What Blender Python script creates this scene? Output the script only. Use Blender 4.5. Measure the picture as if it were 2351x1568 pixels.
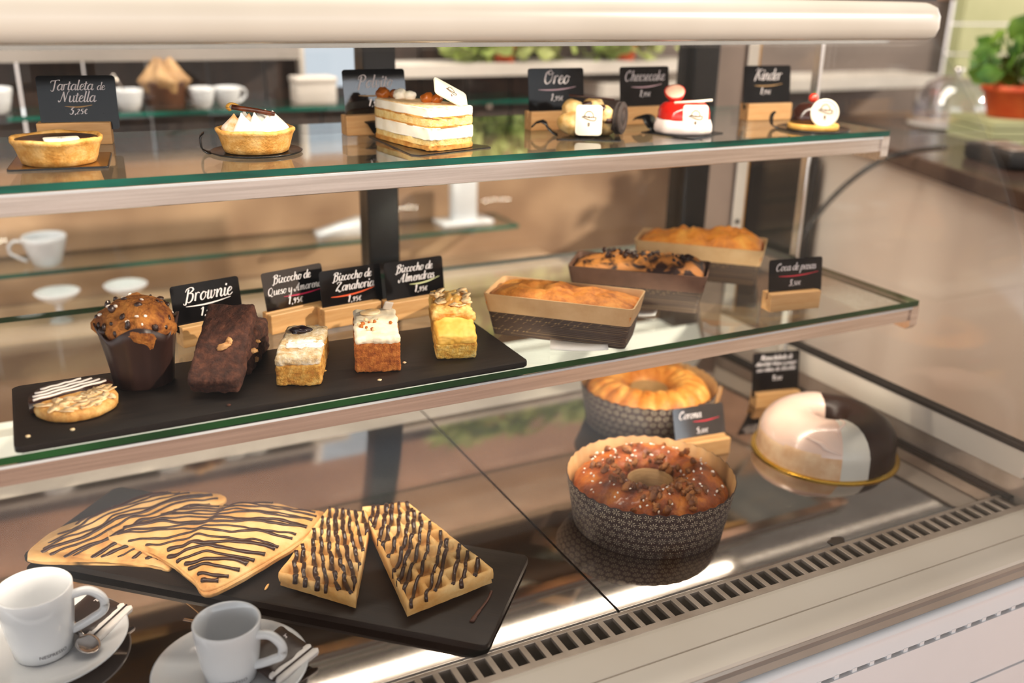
import bpy, bmesh, math, random
from mathutils import Vector, Matrix, noise
from math import sin, cos, pi, radians as rad, sqrt, atan2
random.seed(7)
SC = bpy.context.scene
COL = SC.collection
for _o in list(bpy.data.objects):
    bpy.data.objects.remove(_o)

# ------------------------------------------------------------------ camera
# world: X along the front of the case, Y into the case, Z up; Z = 0 is the steel deck
CAM_R = ((0.89238585, -0.45089123, 0.01856341),
         (-0.14017602, -0.3160621, -0.93832587),
         (0.42895009, 0.83474658, -0.34525348))
cam_d = bpy.data.cameras.new('camera')
cam = bpy.data.objects.new('camera', cam_d)
COL.objects.link(cam)
r_, d_, f_ = (Vector(v) for v in CAM_R)
m4 = Matrix.Identity(4)
for i in range(3):
    m4[i][0] = r_[i]; m4[i][1] = -d_[i]; m4[i][2] = -f_[i]
m4[2][3] = 0.597
cam.matrix_world = m4
cam_d.sensor_width = 36.0
cam_d.sensor_fit = 'HORIZONTAL'
cam_d.lens = 2182.05 * 36.0 / 2351.0
cam_d.clip_start = 0.02
cam_d.clip_end = 60
cam_d.dof.use_dof = True
cam_d.dof.focus_distance = 0.99
cam_d.dof.aperture_fstop = 2.5
SC.camera = cam

# ------------------------------------------------------------------ view + world + lights
SC.view_settings.view_transform = 'Standard'
SC.view_settings.look = 'None'
SC.view_settings.gamma = 1.0
SC.view_settings.use_curve_mapping = False
SC.view_settings.exposure = 0.12
SC.cycles.max_bounces = 10
SC.cycles.transparent_max_bounces = 24
SC.cycles.caustics_reflective = False
SC.cycles.caustics_refractive = False
SC.cycles.sample_clamp_indirect = 6.0


def lin(c):
    return c / 12.92 if c <= 0.04045 else ((c + 0.055) / 1.055) ** 2.4


def rgb(h):
    """sRGB hex -> linear rgba"""
    h = h.lstrip('#')
    return tuple(lin(int(h[i:i + 2], 16) / 255) for i in (0, 2, 4)) + (1.0,)


world = bpy.data.worlds.new('street_daylight')
SC.world = world
world.use_nodes = True
wt = world.node_tree
wt.nodes.clear()
_out = wt.nodes.new('ShaderNodeOutputWorld')
_bg = wt.nodes.new('ShaderNodeBackground')
_tc = wt.nodes.new('ShaderNodeTexCoord')
_sep = wt.nodes.new('ShaderNodeSeparateXYZ')
_map = wt.nodes.new('ShaderNodeMapRange')
_ramp = wt.nodes.new('ShaderNodeValToRGB')
_map.inputs['From Min'].default_value = -1
_map.inputs['From Max'].default_value = 1
wt.links.new(_tc.outputs['Generated'], _sep.inputs[0])
wt.links.new(_sep.outputs['Z'], _map.inputs['Value'])
wt.links.new(_map.outputs[0], _ramp.inputs[0])
el = _ramp.color_ramp.elements
# dusty pink paving below the horizon, bright hazy street, paler sky above
el[0].position = 0.0
el[0].color = (0.32, 0.26, 0.22, 1)
el[1].position = 1.0
el[1].color = (0.14, 0.13, 0.12, 1)
for p_, c_ in ((0.47, (0.78, 0.66, 0.59, 1)), (0.505, (0.92, 0.81, 0.74, 1)),
               (0.55, (1.9, 1.85, 1.80, 1)), (0.595, (1.45, 1.53, 1.66, 1)), (0.65, (0.30, 0.285, 0.27, 1)), (0.80, (0.16, 0.15, 0.14, 1))):
    e_ = el.new(p_)
    e_.color = c_
_bg.inputs['Strength'].default_value = 1.5
wt.links.new(_ramp.outputs[0], _bg.inputs['Color'])
wt.links.new(_bg.outputs[0], _out.inputs[0])

sun_d = bpy.data.lights.new('sun', 'SUN')
sun_d.energy = 3.2
sun_d.angle = rad(1.2)
sun_d.color = (1.0, 0.86, 0.70)
sun = bpy.data.objects.new('sun', sun_d)
sun.rotation_euler = Vector((-0.674, 0.616, -0.409)).to_track_quat('-Z', 'Y').to_euler()
COL.objects.link(sun)

lamp_d = bpy.data.lights.new('case_strip_light', 'AREA')
lamp_d.shape = 'RECTANGLE'
lamp_d.size = 1.10
lamp_d.size_y = 0.018
lamp_d.energy = 2.3
lamp_d.color = (1.0, 0.90, 0.76)
lamp = bpy.data.objects.new('case_strip_light', lamp_d)
lamp.location = (0.50, 0.936, 0.5480)
lamp.rotation_euler = (0, 0, 0)
COL.objects.link(lamp)

led_d = bpy.data.lights.new('deck_fill_strip', 'AREA')  # added strip under the middle shelf, brightening back rail and lower deck
led_d.shape = 'RECTANGLE'
led_d.size = 1.38
led_d.size_y = 0.010
led_d.energy = 3.2
led_d.color = (1.0, 0.86, 0.70)
led = bpy.data.objects.new('deck_fill_strip', led_d)
led.location = (0.32, 0.8640, 0.1960)
led.rotation_euler = (rad(50), 0, 0)
COL.objects.link(led)

bar_d = bpy.data.lights.new('room_fill_light', 'AREA')  # added fill light for the room behind the case
bar_d.shape = 'RECTANGLE'
bar_d.size = 1.8
bar_d.size_y = 0.6
bar_d.energy = 44
bar_d.color = (1.0, 0.90, 0.78)
bar2_d = bar_d.copy()
bar2_d.size = 0.9
bar2_d.energy = 30
bar2 = bpy.data.objects.new('room_fill_light', bar2_d)  # second added fill, brightening the side counter from the left
bar2.location = (-0.75, 1.60, 1.75)
bar2.rotation_euler = (0, rad(-35), 0)
COL.objects.link(bar2)
bar = bpy.data.objects.new('room_fill_light', bar_d)
bar.location = (0.85, 1.66, 1.95)
COL.objects.link(bar)

# ------------------------------------------------------------------ materials
MATS = {}


def new_mat(name):
    m = bpy.data.materials.new(name)
    m.use_nodes = True
    nt = m.node_tree
    nt.nodes.clear()
    out = nt.nodes.new('ShaderNodeOutputMaterial')
    return m, nt, out


def mat(name, c1, c2=None, rough=0.5, metal=0.0, scale=40, detail=3, lo=0.35, hi=0.65, bump=0.0, bscale=None,
        spec=0.5, sss=0.0, coat=0.0, stretch=None, c3=None, dist=0.0, bdist=0.002):
    """noise-varied principled material; c1/c2/c3 are hex colours"""
    if name in MATS:
        return MATS[name]
    m, nt, out = new_mat(name)
    N = nt.nodes.new
    L = nt.links.new
    b = N('ShaderNodeBsdfPrincipled')
    L(b.outputs[0], out.inputs[0])
    tc = N('ShaderNodeTexCoord')
    src = tc.outputs['Object']
    if stretch:
        mp = N('ShaderNodeMapping')
        mp.inputs['Scale'].default_value = stretch
        L(src, mp.inputs[0])
        src = mp.outputs[0]
    nz = N('ShaderNodeTexNoise')
    nz.inputs['Scale'].default_value = scale
    nz.inputs['Detail'].default_value = detail
    nz.inputs['Distortion'].default_value = dist
    nz.inputs['Roughness'].default_value = 0.5 if detail < 5 else 0.66
    L(src, nz.inputs['Vector'])
    rp = N('ShaderNodeValToRGB')
    rp.color_ramp.elements[0].position = lo
    rp.color_ramp.elements[1].position = hi
    rp.color_ramp.elements[0].color = rgb(c1)
    rp.color_ramp.elements[1].color = rgb(c2 or c1)
    if c3:
        e = rp.color_ramp.elements.new((lo + hi) / 2)
        e.color = rgb(c3)
    L(nz.outputs['Fac'], rp.inputs[0])
    L(rp.outputs[0], b.inputs['Base Color'])
    b.inputs['Roughness'].default_value = rough
    b.inputs['Metallic'].default_value = metal
    b.inputs['Specular IOR Level'].default_value = spec
    if coat:
        b.inputs['Coat Weight'].default_value = coat
        b.inputs['Coat Roughness'].default_value = 0.08
    if sss:
        b.inputs['Subsurface Weight'].default_value = sss
        b.inputs['Subsurface Radius'].default_value = (0.006, 0.004, 0.002)
        b.inputs['Subsurface Scale'].default_value = 0.6
    if bump:
        n2 = N('ShaderNodeTexNoise')
        n2.inputs['Scale'].default_value = bscale or scale * 3
        n2.inputs['Detail'].default_value = 7
        n2.inputs['Roughness'].default_value = 0.62
        L(src, n2.inputs['Vector'])
        bp = N('ShaderNodeBump')
        bp.inputs['Strength'].default_value = bump
        bp.inputs['Distance'].default_value = bdist
        L(n2.outputs['Fac'], bp.inputs['Height'])
        L(bp.outputs[0], b.inputs['Normal'])
    MATS[name] = m
    return m


def pane(name, tint=(0.97, 0.98, 0.97), f0=0.04, gain=1.0, rough=0.0):
    """thin clear pane: straight transmission plus angle-dependent mirror reflection"""
    m, nt, out = new_mat(name)
    N = nt.nodes.new
    L = nt.links.new
    tr = N('ShaderNodeBsdfTransparent')
    tr.inputs[0].default_value = (*tint, 1)
    gl = N('ShaderNodeBsdfGlossy')
    gl.inputs['Roughness'].default_value = rough
    gl.inputs['Color'].default_value = (1, 1, 1, 1)
    g = N('ShaderNodeNewGeometry')
    dt = N('ShaderNodeVectorMath'); dt.operation = 'DOT_PRODUCT'
    L(g.outputs['Normal'], dt.inputs[0]); L(g.outputs['Incoming'], dt.inputs[1])

    def mth(op, a, b=None):
        n = N('ShaderNodeMath'); n.operation = op
        for i, v in enumerate((a, b)):
            if v is None:
                continue
            if isinstance(v, (int, float)):
                n.inputs[i].default_value = v
            else:
                L(v, n.inputs[i])
        return n.outputs[0]
    x = mth('SUBTRACT', 1.0, mth('ABSOLUTE', dt.outputs['Value']))
    x5 = mth('POWER', x, 5.0)
    fac = mth('MULTIPLY', mth('ADD', mth('MULTIPLY', x5, 1 - f0), f0), gain)
    mx = N('ShaderNodeMixShader')
    L(fac, mx.inputs[0]); L(tr.outputs[0], mx.inputs[1]); L(gl.outputs[0], mx.inputs[2])
    L(mx.outputs[0], out.inputs[0])
    MATS[name] = m
    return m


class NG:
    """tiny expression helper for math nodes"""

    def __init__(s, nt):
        s.nt = nt

    def m(s, op, a, b=None):
        n = s.nt.nodes.new('ShaderNodeMath'); n.operation = op
        for i, v in enumerate((a, b)):
            if v is None:
                continue
            if isinstance(v, (int, float)):
                n.inputs[i].default_value = v
            else:
                s.nt.links.new(v, n.inputs[i])
        return n.outputs[0]


def printed_paper(name, base, gold, nu, nv, ribs=0, size=0.36, rays=4, rough=0.55, au=1.0):
    """brown baking paper with rows of little gold starbursts, laid out in the UV map; ribs = fine corrugation"""
    m, nt, out = new_mat(name)
    N = nt.nodes.new
    L = nt.links.new
    b = N('ShaderNodeBsdfPrincipled')
    L(b.outputs[0], out.inputs[0])
    uv = N('ShaderNodeUVMap')
    sp = N('ShaderNodeSeparateXYZ')
    L(uv.outputs[0], sp.inputs[0])
    e = NG(nt).m
    v = e('MULTIPLY', sp.outputs['Y'], nv)
    row = e('FLOOR', v)
    u = e('ADD', e('MULTIPLY', sp.outputs['X'], nu), e('MULTIPLY', e('MODULO', row, 2), 0.5))
    cu = e('MULTIPLY', e('SUBTRACT', e('FRACT', u), 0.5), au)
    cv = e('SUBTRACT', e('FRACT', v), 0.5)
    r = e('SQRT', e('ADD', e('MULTIPLY', cu, cu), e('MULTIPLY', cv, cv)))
    a = e('ARCTAN2', cv, cu)
    pet = e('LESS_THAN', e('ABSOLUTE', e('SINE', e('MULTIPLY', a, rays))), 0.32)
    ring = e('MULTIPLY', e('LESS_THAN', r, size), e('GREATER_THAN', r, size * 0.22))
    mask = e('MULTIPLY', e('MULTIPLY', pet, ring), 0.8)
    mx = N('ShaderNodeMix'); mx.data_type = 'RGBA'
    L(mask, mx.inputs[0])
    mx.inputs[6].default_value = rgb(base)
    mx.inputs[7].default_value = rgb(gold)
    L(mx.outputs[2], b.inputs['Base Color'])
    b.inputs['Roughness'].default_value = rough
    if ribs:
        s = e('SINE', e('MULTIPLY', sp.outputs['Y'], ribs * 2 * pi))
        bp = N('ShaderNodeBump')
        bp.inputs['Strength'].default_value = 0.5
        bp.inputs['Distance'].default_value = 0.0008
        L(s, bp.inputs['Height'])
        L(bp.outputs[0], b.inputs['Normal'])
    MATS[name] = m
    return m


G_SHELF = pane('shelf_glass', (0.93, 0.965, 0.95), 0.045, 1.0)
G_FRONT = pane('front_glass', (0.985, 0.985, 0.98), 0.011, 0.9, rough=0.045)
G_SIDE = pane('side_glass', (0.96, 0.965, 0.955), 0.035, 1.0)
G_BACK = pane('back_glass', (0.96, 0.965, 0.96), 0.012, 1.0)
M_EDGE = mat('glass_edge_green', '04332b', '0c6f5e', rough=0.10, scale=9, spec=0.35, lo=0.3, hi=0.75, stretch=(1, 8, 8))
M_EDGE2 = mat('glass_edge_leaf_green', '0c3318', '1c5426', rough=0.10, scale=9, spec=0.35, lo=0.3, hi=0.75)
M_STEEL = mat('deck_steel', 'aca29a', 'c0b6ae', rough=0.075, metal=1.0, scale=7, detail=6)
M_BRUSH = mat('brushed_aluminium', 'cfc8c2', 'e3ddd8', rough=0.20, metal=1.0, scale=6, stretch=(1, 40, 40))
M_GRILLE = mat('grille_steel', '9a8c80', 'b4a69a', rough=0.34, metal=0.45, scale=20)
M_SILL = mat('sill_paint', 'd6cbbd', 'ddd3c6', rough=0.32, scale=5)
M_WHITEP = mat('white_panel_paint', 'e8ebee', 'eef0f3', rough=0.35, scale=5)
M_CHROME = mat('bumper_chrome', 'e8e8e8', 'f2f2f2', rough=0.16, metal=1.0, scale=4)
M_CANOPY = mat('canopy_white', 'c6c0b4', 'd0cabf', rough=0.30, scale=5, coat=0.25)
M_BLACK = mat('black_plastic', '0b0a0a', '141211', rough=0.25, scale=30)
M_BLACKM = mat('matt_black', '141110', '1d1917', rough=0.55, scale=30)
M_DARKREC = mat('dark_recess', '0a0705', '120c09', rough=0.9, scale=30)
M_SLATE = mat('slate_board', '0f0a08', '1e1612', rough=0.46, scale=18, detail=6, stretch=(1, 9, 1), bump=0.25, bscale=40, bdist=0.0006, spec=0.3)
M_WOOD = mat('sign_block_wood', 'd09a5e', 'e0b078', rough=0.5, scale=14, detail=5, stretch=(1, 10, 10))
M_CARD = mat('black_card', '0c0b0c', '151314', rough=0.10, scale=60, spec=0.25, bump=0.03, bscale=120, bdist=0.0004)
M_CARDG = mat('laminated_black_card', '0c0b0c', '151314', rough=0.06, scale=60, spec=1.0, coat=1.0, bump=0.03, bscale=120, bdist=0.0004)
M_CHALK = mat('card_print_white', 'f0e6e6', 'f7efee', rough=0.5, scale=50)
M_RED = mat('card_print_red', 'd0203a', 'e02c40', rough=0.5)
M_CRIM = mat('card_print_crimson', 'c01848', 'd01c50', rough=0.5)
M_ORNG = mat('card_print_orange', 'f05a28', 'f66a30', rough=0.5)
M_LIME = mat('card_print_pale_green', 'd8dba0', 'e2e4b4', rough=0.5)
M_GOLDP = mat('card_print_gold', 'b08850', 'c89c60', rough=0.5)
M_PINKP = mat('card_print_pink', 'd8b0b8', 'e0bcc4', rough=0.5)
M_CRUST = mat('tart_crust', 'c4822e', 'f0c078', rough=0.65, scale=60, detail=8, bump=0.55, bscale=420, sss=0.05, c3='dfa452')
M_CHOC = mat('dark_chocolate', '2a130c', '3a1c12', rough=0.28, scale=30, spec=0.5)
M_CHOCD = mat('chocolate_drizzle', '2c1710', '3b2118', rough=0.30, scale=40)
M_GANACHE = mat('ganache', '241008', '381a0e', rough=0.35, scale=40, bump=0.1)
M_WHITECH = mat('white_chocolate', 'f3e6cc', 'f8efdc', rough=0.35, scale=30)
M_EMBL = mat('emblem_brown', '4a2a16', '5a341c', rough=0.5)
M_MERING = mat('meringue_cream', 'fbf3e4', 'fffaf0', rough=0.5, scale=30, sss=0.1)
M_CARAM = mat('caramel', '8a4410', 'b8641c', rough=0.25, scale=60)
M_CREAM = mat('cake_cream', 'f8ecd4', 'fff6e6', rough=0.55, scale=60, bump=0.2, sss=0.05)
M_SPONGE = mat('cake_sponge', 'e8bc6a', 'f6dc9a', rough=0.8, scale=130, detail=7, bump=0.8, bscale=420)
M_LAYER = mat('cake_layer_brown', 'b87428', 'd8a050', rough=0.8, scale=90, bump=0.4)
M_PROF = mat('choux_bun', 'c99648', 'ecd29c', rough=0.6, scale=50, detail=5, bump=0.3, c3='e0b878')
M_COOKIE = mat('dark_cookie', '231a17', '3a2c26', rough=0.75, scale=120, bump=0.6, bscale=180)
M_REDGL = mat('red_glaze', 'c81e14', 'd82a1c', rough=0.15, scale=20, coat=0.4)
M_STRAW = mat('strawberry_skin', 'c02018', 'd83828', rough=0.3, scale=60)
M_STRAWI = mat('strawberry_flesh', 'eaa890', 'f0c4a8', rough=0.45, scale=40)
M_BISC = mat('biscuit_base', 'd89a40', 'e8b45c', rough=0.7, scale=60, bump=0.3)
M_CHDOME = mat('chocolate_glaze_dome', '2e160e', '40221a', rough=0.2, scale=20, coat=0.3)
M_BERRY = mat('redcurrant', 'd02414', 'e04028', rough=0.12, coat=0.5)
M_FLOR = mat('almond_biscuit', 'b87a34', 'e8bc74', rough=0.6, scale=75, detail=5, bump=0.6, bscale=110, c3='d29a50', bdist=0.003)
M_ALMF = mat('almond_flake', 'e0b070', 'f8e6c0', rough=0.55, scale=60)
M_WCHOCD = mat('white_icing_line', 'f0e4da', 'f6ece4', rough=0.4)
M_MUFF = mat('muffin_crumb', '6a300c', 'd08838', rough=0.7, scale=70, detail=8, bump=1.0, bscale=260, c3='b06a24', bdist=0.004)
M_WRAP = mat('muffin_paper', '24130f', '38221c', rough=0.42, scale=25, bump=0.35, bscale=40, stretch=(1, 1, 0.4))
M_CHIP = mat('chocolate_chip', '26130c', '3c2116', rough=0.35)
M_SUGAR = mat('sugar_pearl', 'f4e4d2', 'fdf4e8', rough=0.4)
M_BROWN = mat('brownie_crumb', '34190f', '6c3e2a', rough=0.8, scale=110, detail=8, bump=1.0, bscale=300, c3='4c281a', bdist=0.003)
M_WALNUT = mat('walnut', 'b07a44', 'd8a870', rough=0.6, scale=80, bump=0.5)
M_CHSL = mat('crumble_topping', 'd0a468', 'fbf0de', rough=0.85, scale=110, detail=8, bump=1.0, bscale=320, c3='e8cfa4', bdist=0.003)
M_YELSP = mat('yellow_sponge', 'b87226', 'f2c46e', rough=0.85, scale=110, detail=8, bump=1.0, bscale=420, c3='dc9e42', bdist=0.003)
M_SUGARP = mat('icing_sugar', 'f4e8d8', 'fffaf2', rough=0.8, scale=150, bump=0.6)
M_CARROT = mat('carrot_sponge', '8c4212', 'e08e40', rough=0.85, scale=130, detail=8, bump=1.0, bscale=420, c3='c06a26', bdist=0.003)
M_FROST = mat('cheese_frosting', 'ecd9b4', 'fdf3dc', rough=0.6, scale=50, detail=5, bump=0.5, bscale=90)
M_ALMCK = mat('almond_custard', 'cc8a2a', 'f8dc8e', rough=0.75, scale=90, detail=8, bump=0.9, bscale=420, c3='ecba52', bdist=0.003)
M_ALMTOP = mat('almond_topping', 'c07a28', 'f0cc80', rough=0.5, scale=60, detail=6, bump=0.7, bscale=90, c3='e0a850', bdist=0.003)
M_CHERRY = mat('sour_cherry', '140a10', '24121a', rough=0.2, coat=0.4)
M_LOAFG = mat('loaf_golden', '8e4414', 'f4ae58', rough=0.45, scale=28, detail=6, bump=0.6, bscale=200, c3='e08c38', lo=0.3, hi=0.66, bdist=0.004)
M_LOAFO = mat('loaf_orange', 'a04e18', 'f8ae48', rough=0.4, scale=30, detail=6, bump=0.6, bscale=200, c3='ea8c28', lo=0.28, hi=0.7, bdist=0.004)
M_LOAFM = mat('loaf_marbled', '3a1c10', 'd88a42', rough=0.5, scale=32, detail=3, bump=0.4, bscale=60, lo=0.44, hi=0.56, dist=1.5, bdist=0.004)
M_KRAFT = mat('kraft_paper', 'c8a070', 'd6b182', rough=0.6, scale=30, detail=5)
M_KRAFTD = mat('dark_kraft_paper', '6a4a38', '7c5844', rough=0.6, scale=30, detail=5)
M_LOAFP = printed_paper('loaf_printed_paper', '46342a', 'b09060', 14, 2.0, ribs=14, size=0.34, rays=2, au=1.4)
M_LOAFP2 = printed_paper('loaf_printed_paper_flowers', '4a382e', '9a8058', 12, 3.0, ribs=0, size=0.40, rays=3, au=1.2)
M_BUNP = printed_paper('ring_printed_paper', '2e1917', 'f0e0c0', 52, 6.0, ribs=26, size=0.42, rays=4, au=1.0)
M_BUNPI = mat('ring_paper_inside', 'a87c4c', 'c09560', rough=0.6, scale=30)
M_BUND = mat('ring_cake_brown', '6a2a08', 'd88028', rough=0.28, scale=32, detail=7, bump=0.8, bscale=150, c3='ac5418', bdist=0.004, coat=0.15)
M_BUND2 = mat('ring_cake_golden', 'b0601c', 'f2b45c', rough=0.5, scale=26, detail=5, bump=0.3, c3='cf8634')
M_NUT = mat('chopped_nut', '5a2a10', 'a8682c', rough=0.5, scale=80)
M_GLAZEW = mat('white_glaze', 'e2bfae', 'ecd0c0', rough=0.22, scale=14, coat=0.3, detail=2)
M_CAKESIDE = mat('cake_side_cream', 'dcae84', 'ecc9a2', rough=0.6, scale=60, bump=0.3)
M_PALEWEDGE = mat('pale_wedge_grey', 'cfcbc0', 'd8d4c9', rough=0.3, scale=12)
M_GLAZED = mat('dark_glaze', '1c0d08', '26130d', rough=0.34, scale=14, spec=0.3)
M_GOLDB = mat('gold_board', 'd0a030', 'e8bc50', rough=0.25, metal=0.8, scale=10)
M_CREPE = mat('crepe', 'a8642a', 'ecc48c', rough=0.6, scale=20, detail=8, bump=0.3, bscale=120, c3='dca866', lo=0.26, hi=0.66)
M_WAFF = mat('waffle', 'd89c50', 'f2cd8e', rough=0.6, scale=26, detail=5, bump=0.2, bscale=150, c3='e8b670')
M_PORC = mat('white_porcelain', 'cfd2d6', 'dadcdf', rough=0.12, scale=8, coat=0.4)
M_SPOON = mat('spoon_steel', 'b8b0aa', 'd0c8c2', rough=0.12, metal=1.0, scale=8)
M_SACHET = mat('dark_sachet', '1e1311', '2c1d19', rough=0.35, scale=40, bump=0.3)
M_STICK = mat('white_paper_stick', 'dcd5d0', 'ebe5e0', rough=0.5, scale=40)
M_INK = mat('dark_ink', '1a1424', '241c30', rough=0.5)
M_WALLB = mat('wall_boards', '2a1d17', '3c2a21', rough=0.6, scale=8, stretch=(8, 8, 1), bump=0.1)
M_WALLT = mat('wall_tan', '8d6e54', 'bc9c7c', rough=0.7, scale=5, detail=2)
M_FLOOR = mat('floor_stone', 'a98d76', 'bfa38c', rough=0.7, scale=3)
M_PAVE = mat('paving', 'b89484', 'c8a696', rough=0.8, scale=2)
M_COUNT = mat('counter_cladding', 'dccabb', 'e8d9cb', rough=0.35, scale=3, detail=2)
M_WORKT = mat('dark_worktop', '33251f', '4a3830', rough=0.25, scale=5)
M_OLIVE = mat('olive_boards', 'a2a578', 'b4b68a', rough=0.7, scale=4)
M_TERRA = mat('terracotta', 'c2461e', 'd8602e', rough=0.6, scale=20)
M_LEAF = mat('leaf_green', '2e5a16', '6a8c2e', rough=0.5, scale=20)
M_LEAFP = mat('pale_leaf_green', '7f9440', 'b4bc74', rough=0.6, scale=12)
M_PALEW = mat('pale_ledge', 'c4bcb4', 'd6cec6', rough=0.5, scale=6)
M_GREYP = mat('grey_end_panel', '7a6a60', '8c7a6e', rough=0.4, scale=6)
M_BAG = mat('brown_paper_bag', '8a6844', 'b08c60', rough=0.7, scale=30, bump=0.5)
M_BASK = mat('brown_pot', '4a2c1c', '643e28', rough=0.5, scale=30)
M_WPAPER = mat('white_label_paper', 'eee8e2', 'f6f2ee', rough=0.5)


def emit(name, col, s):
    m, nt, out = new_mat(name)
    e = nt.nodes.new('ShaderNodeEmission')
    e.inputs[0].default_value = rgb(col)
    e.inputs[1].default_value = s
    nt.links.new(e.outputs[0], out.inputs[0])
    return m


M_WINDOW = emit('daylight_window', 'dfe8f2', 0.9)

# ------------------------------------------------------------------ object helpers


def tag(o, label=None, cat=None, group=None, kind=None):
    for k, v in (('label', label), ('category', cat), ('group', group), ('kind', kind)):
        if v:
            o[k] = v
    return o


def thing(name, label, cat, loc=(0, 0, 0), rotz=0.0, group=None, rot=None):
    o = bpy.data.objects.new(name, None)
    o.empty_display_size = 0.02
    COL.objects.link(o)
    o.location = loc
    o.rotation_euler = rot or (0, 0, rotz)
    return tag(o, label, cat, group)


def obj(name, bm, mats, parent=None, loc=(0, 0, 0), rot=(0, 0, 0), smooth=True, label=None):
    me = bpy.data.meshes.new(name)
    bmesh.ops.recalc_face_normals(bm, faces=bm.faces[:])
    bm.to_mesh(me)
    bm.free()
    for m in (mats if isinstance(mats, (list, tuple)) else [mats]):
        me.materials.append(m)
    if smooth:
        for p in me.polygons:
            p.use_smooth = True
    o = bpy.data.objects.new(name, me)
    COL.objects.link(o)
    o.location = loc
    o.rotation_euler = rot
    if parent:
        o.parent = parent
    if label:
        o['label'] = label
    return o


def flat(o, ang=35):
    """smooth shading with hard edges kept"""
    me = o.data
    me.set_sharp_from_angle(angle=rad(ang))
    return o


def copy_tree(o, parent=None):
    c = o.copy()
    COL.objects.link(c)
    if parent:
        c.parent = parent
    for ch in list(o.children):
        copy_tree(ch, c)
    return c


def box(bm, x0, x1, y0, y1, z0, z1, bev=0.0, seg=2, mi=0, M=None):
    vs = [bm.verts.new((x, y, z)) for z in (z0, z1) for y in (y0, y1) for x in (x0, x1)]
    fs = [bm.faces.new([vs[i] for i in q]) for q in
          ((0, 2, 3, 1), (4, 5, 7, 6), (0, 1, 5, 4), (2, 6, 7, 3), (0, 4, 6, 2), (1, 3, 7, 5))]
    for f in fs:
        f.material_index = mi
    geo = vs
    if bev:
        es = list({e for f in fs for e in f.edges})
        r = bmesh.ops.bevel(bm, geom=es, offset=bev, segments=seg, affect='EDGES', profile=0.5)
        geo = list({v for f in r['faces'] for v in f.verts} | {v for v in vs if v.is_valid})
        for f in r['faces']:
            f.material_index = mi
    if M is not None:
        bmesh.ops.transform(bm, matrix=M, verts=[v for v in geo if v.is_valid])
    return geo


def B(*a, **k):
    bm = bmesh.new()
    box(bm, *a, **k)
    return bm


def lathe(prof, seg=64, rfun=None, uvh=None, close=False):
    """revolve [(r, z)]; rfun(a, r, z) -> (r, z) lets it wobble"""
    bm = bmesh.new()
    uvl = bm.loops.layers.uv.new('UVMap')
    rows = []
    for r, z in prof:
        if r <= 1e-6:
            rows.append([bm.verts.new((0, 0, z))])
            continue
        row = []
        for i in range(seg):
            a = 2 * pi * i / seg
            rr, zz = rfun(a, r, z) if rfun else (r, z)
            row.append(bm.verts.new((rr * cos(a), rr * sin(a), zz)))
        rows.append(row)
    if close:
        rows.append(rows[0])
    L = [0.0]
    for (r0, z0), (r1, z1) in zip(prof, prof[1:]):
        L.append(L[-1] + sqrt((r1 - r0) ** 2 + (z1 - z0) ** 2))
    T = max(L[-1], 1e-9)
    for k in range(len(rows) - 1):
        A, C = rows[k], rows[k + 1]
        for i in range(seg):
            j = (i + 1) % seg
            if len(A) == 1 and len(C) == 1:
                continue
            if len(A) == 1:
                f = bm.faces.new((A[0], C[i], C[j]))
            elif len(C) == 1:
                f = bm.faces.new((A[i], C[0], A[j]))
            else:
                f = bm.faces.new((A[i], A[j], C[j], C[i]))
                k1 = min(k + 1, len(L) - 1)
                for lp, uvv in zip(f.loops, ((i / seg, L[k] / T), ((i + 1) / seg, L[k] / T), ((i + 1) / seg, L[k1] / T), (i / seg, L[k1] / T))):
                    lp[uvl].uv = uvv
    return bm


def tube(path, rad_, seg=8, bm=None, flatz=1.0, cap=True, up=Vector((0, 0, 1))):
    """tube along points; rad_ number or list"""
    bm = bm or bmesh.new()
    P = [Vector(p) for p in path]
    n = len(P)
    rings = []
    for i, p in enumerate(P):
        t = (P[min(i + 1, n - 1)] - P[max(i - 1, 0)]).normalized()
        s = t.cross(up)
        if s.length < 1e-4:
            s = t.cross(Vector((0, 1, 0)))
        s.normalize()
        u = s.cross(t).normalized()
        r = rad_[i] if isinstance(rad_, (list, tuple)) else rad_
        rings.append([bm.verts.new(p + s * (r * cos(2 * pi * k / seg)) + u * (r * flatz * sin(2 * pi * k / seg))) for k in range(seg)])
    for a, b in zip(rings, rings[1:]):
        for k in range(seg):
            bm.faces.new((a[k], a[(k + 1) % seg], b[(k + 1) % seg], b[k]))
    if cap:
        for rg in (rings[0], rings[-1]):
            c = bm.verts.new(sum((v.co for v in rg), Vector()) / seg)
            for k in range(seg):
                bm.faces.new((rg[k], rg[(k + 1) % seg], c))
    return bm


def spline(pts, n=6):
    """Catmull-Rom"""
    P = [Vector(p) for p in pts]
    if len(P) < 3:
        return P
    P = [P[0] * 2 - P[1]] + P + [P[-1] * 2 - P[-2]]
    out = []
    for i in range(1, len(P) - 2):
        for k in range(n):
            t = k / n
            a, b, c, d = P[i - 1], P[i], P[i + 1], P[i + 2]
            out.append(0.5 * ((2 * b) + (c - a) * t + (2 * a - 5 * b + 4 * c - d) * t * t + (3 * b - a - 3 * c + d) * t ** 3))
    out.append(P[-2])
    return out


def rough(bm, amp, scale, seed=0.0, zonly=False, amp2=0.0, scale2=0):
    bm.normal_update()
    for v in bm.verts:
        p = v.co * scale + Vector((seed, seed * 1.7, -seed))
        k = noise.noise(p) * amp
        if amp2:
            k += noise.noise(v.co * scale2 + Vector((seed, 0, seed))) * amp2
        v.co += (Vector((0, 0, 1)) if zonly else v.normal) * k
    return bm


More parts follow.
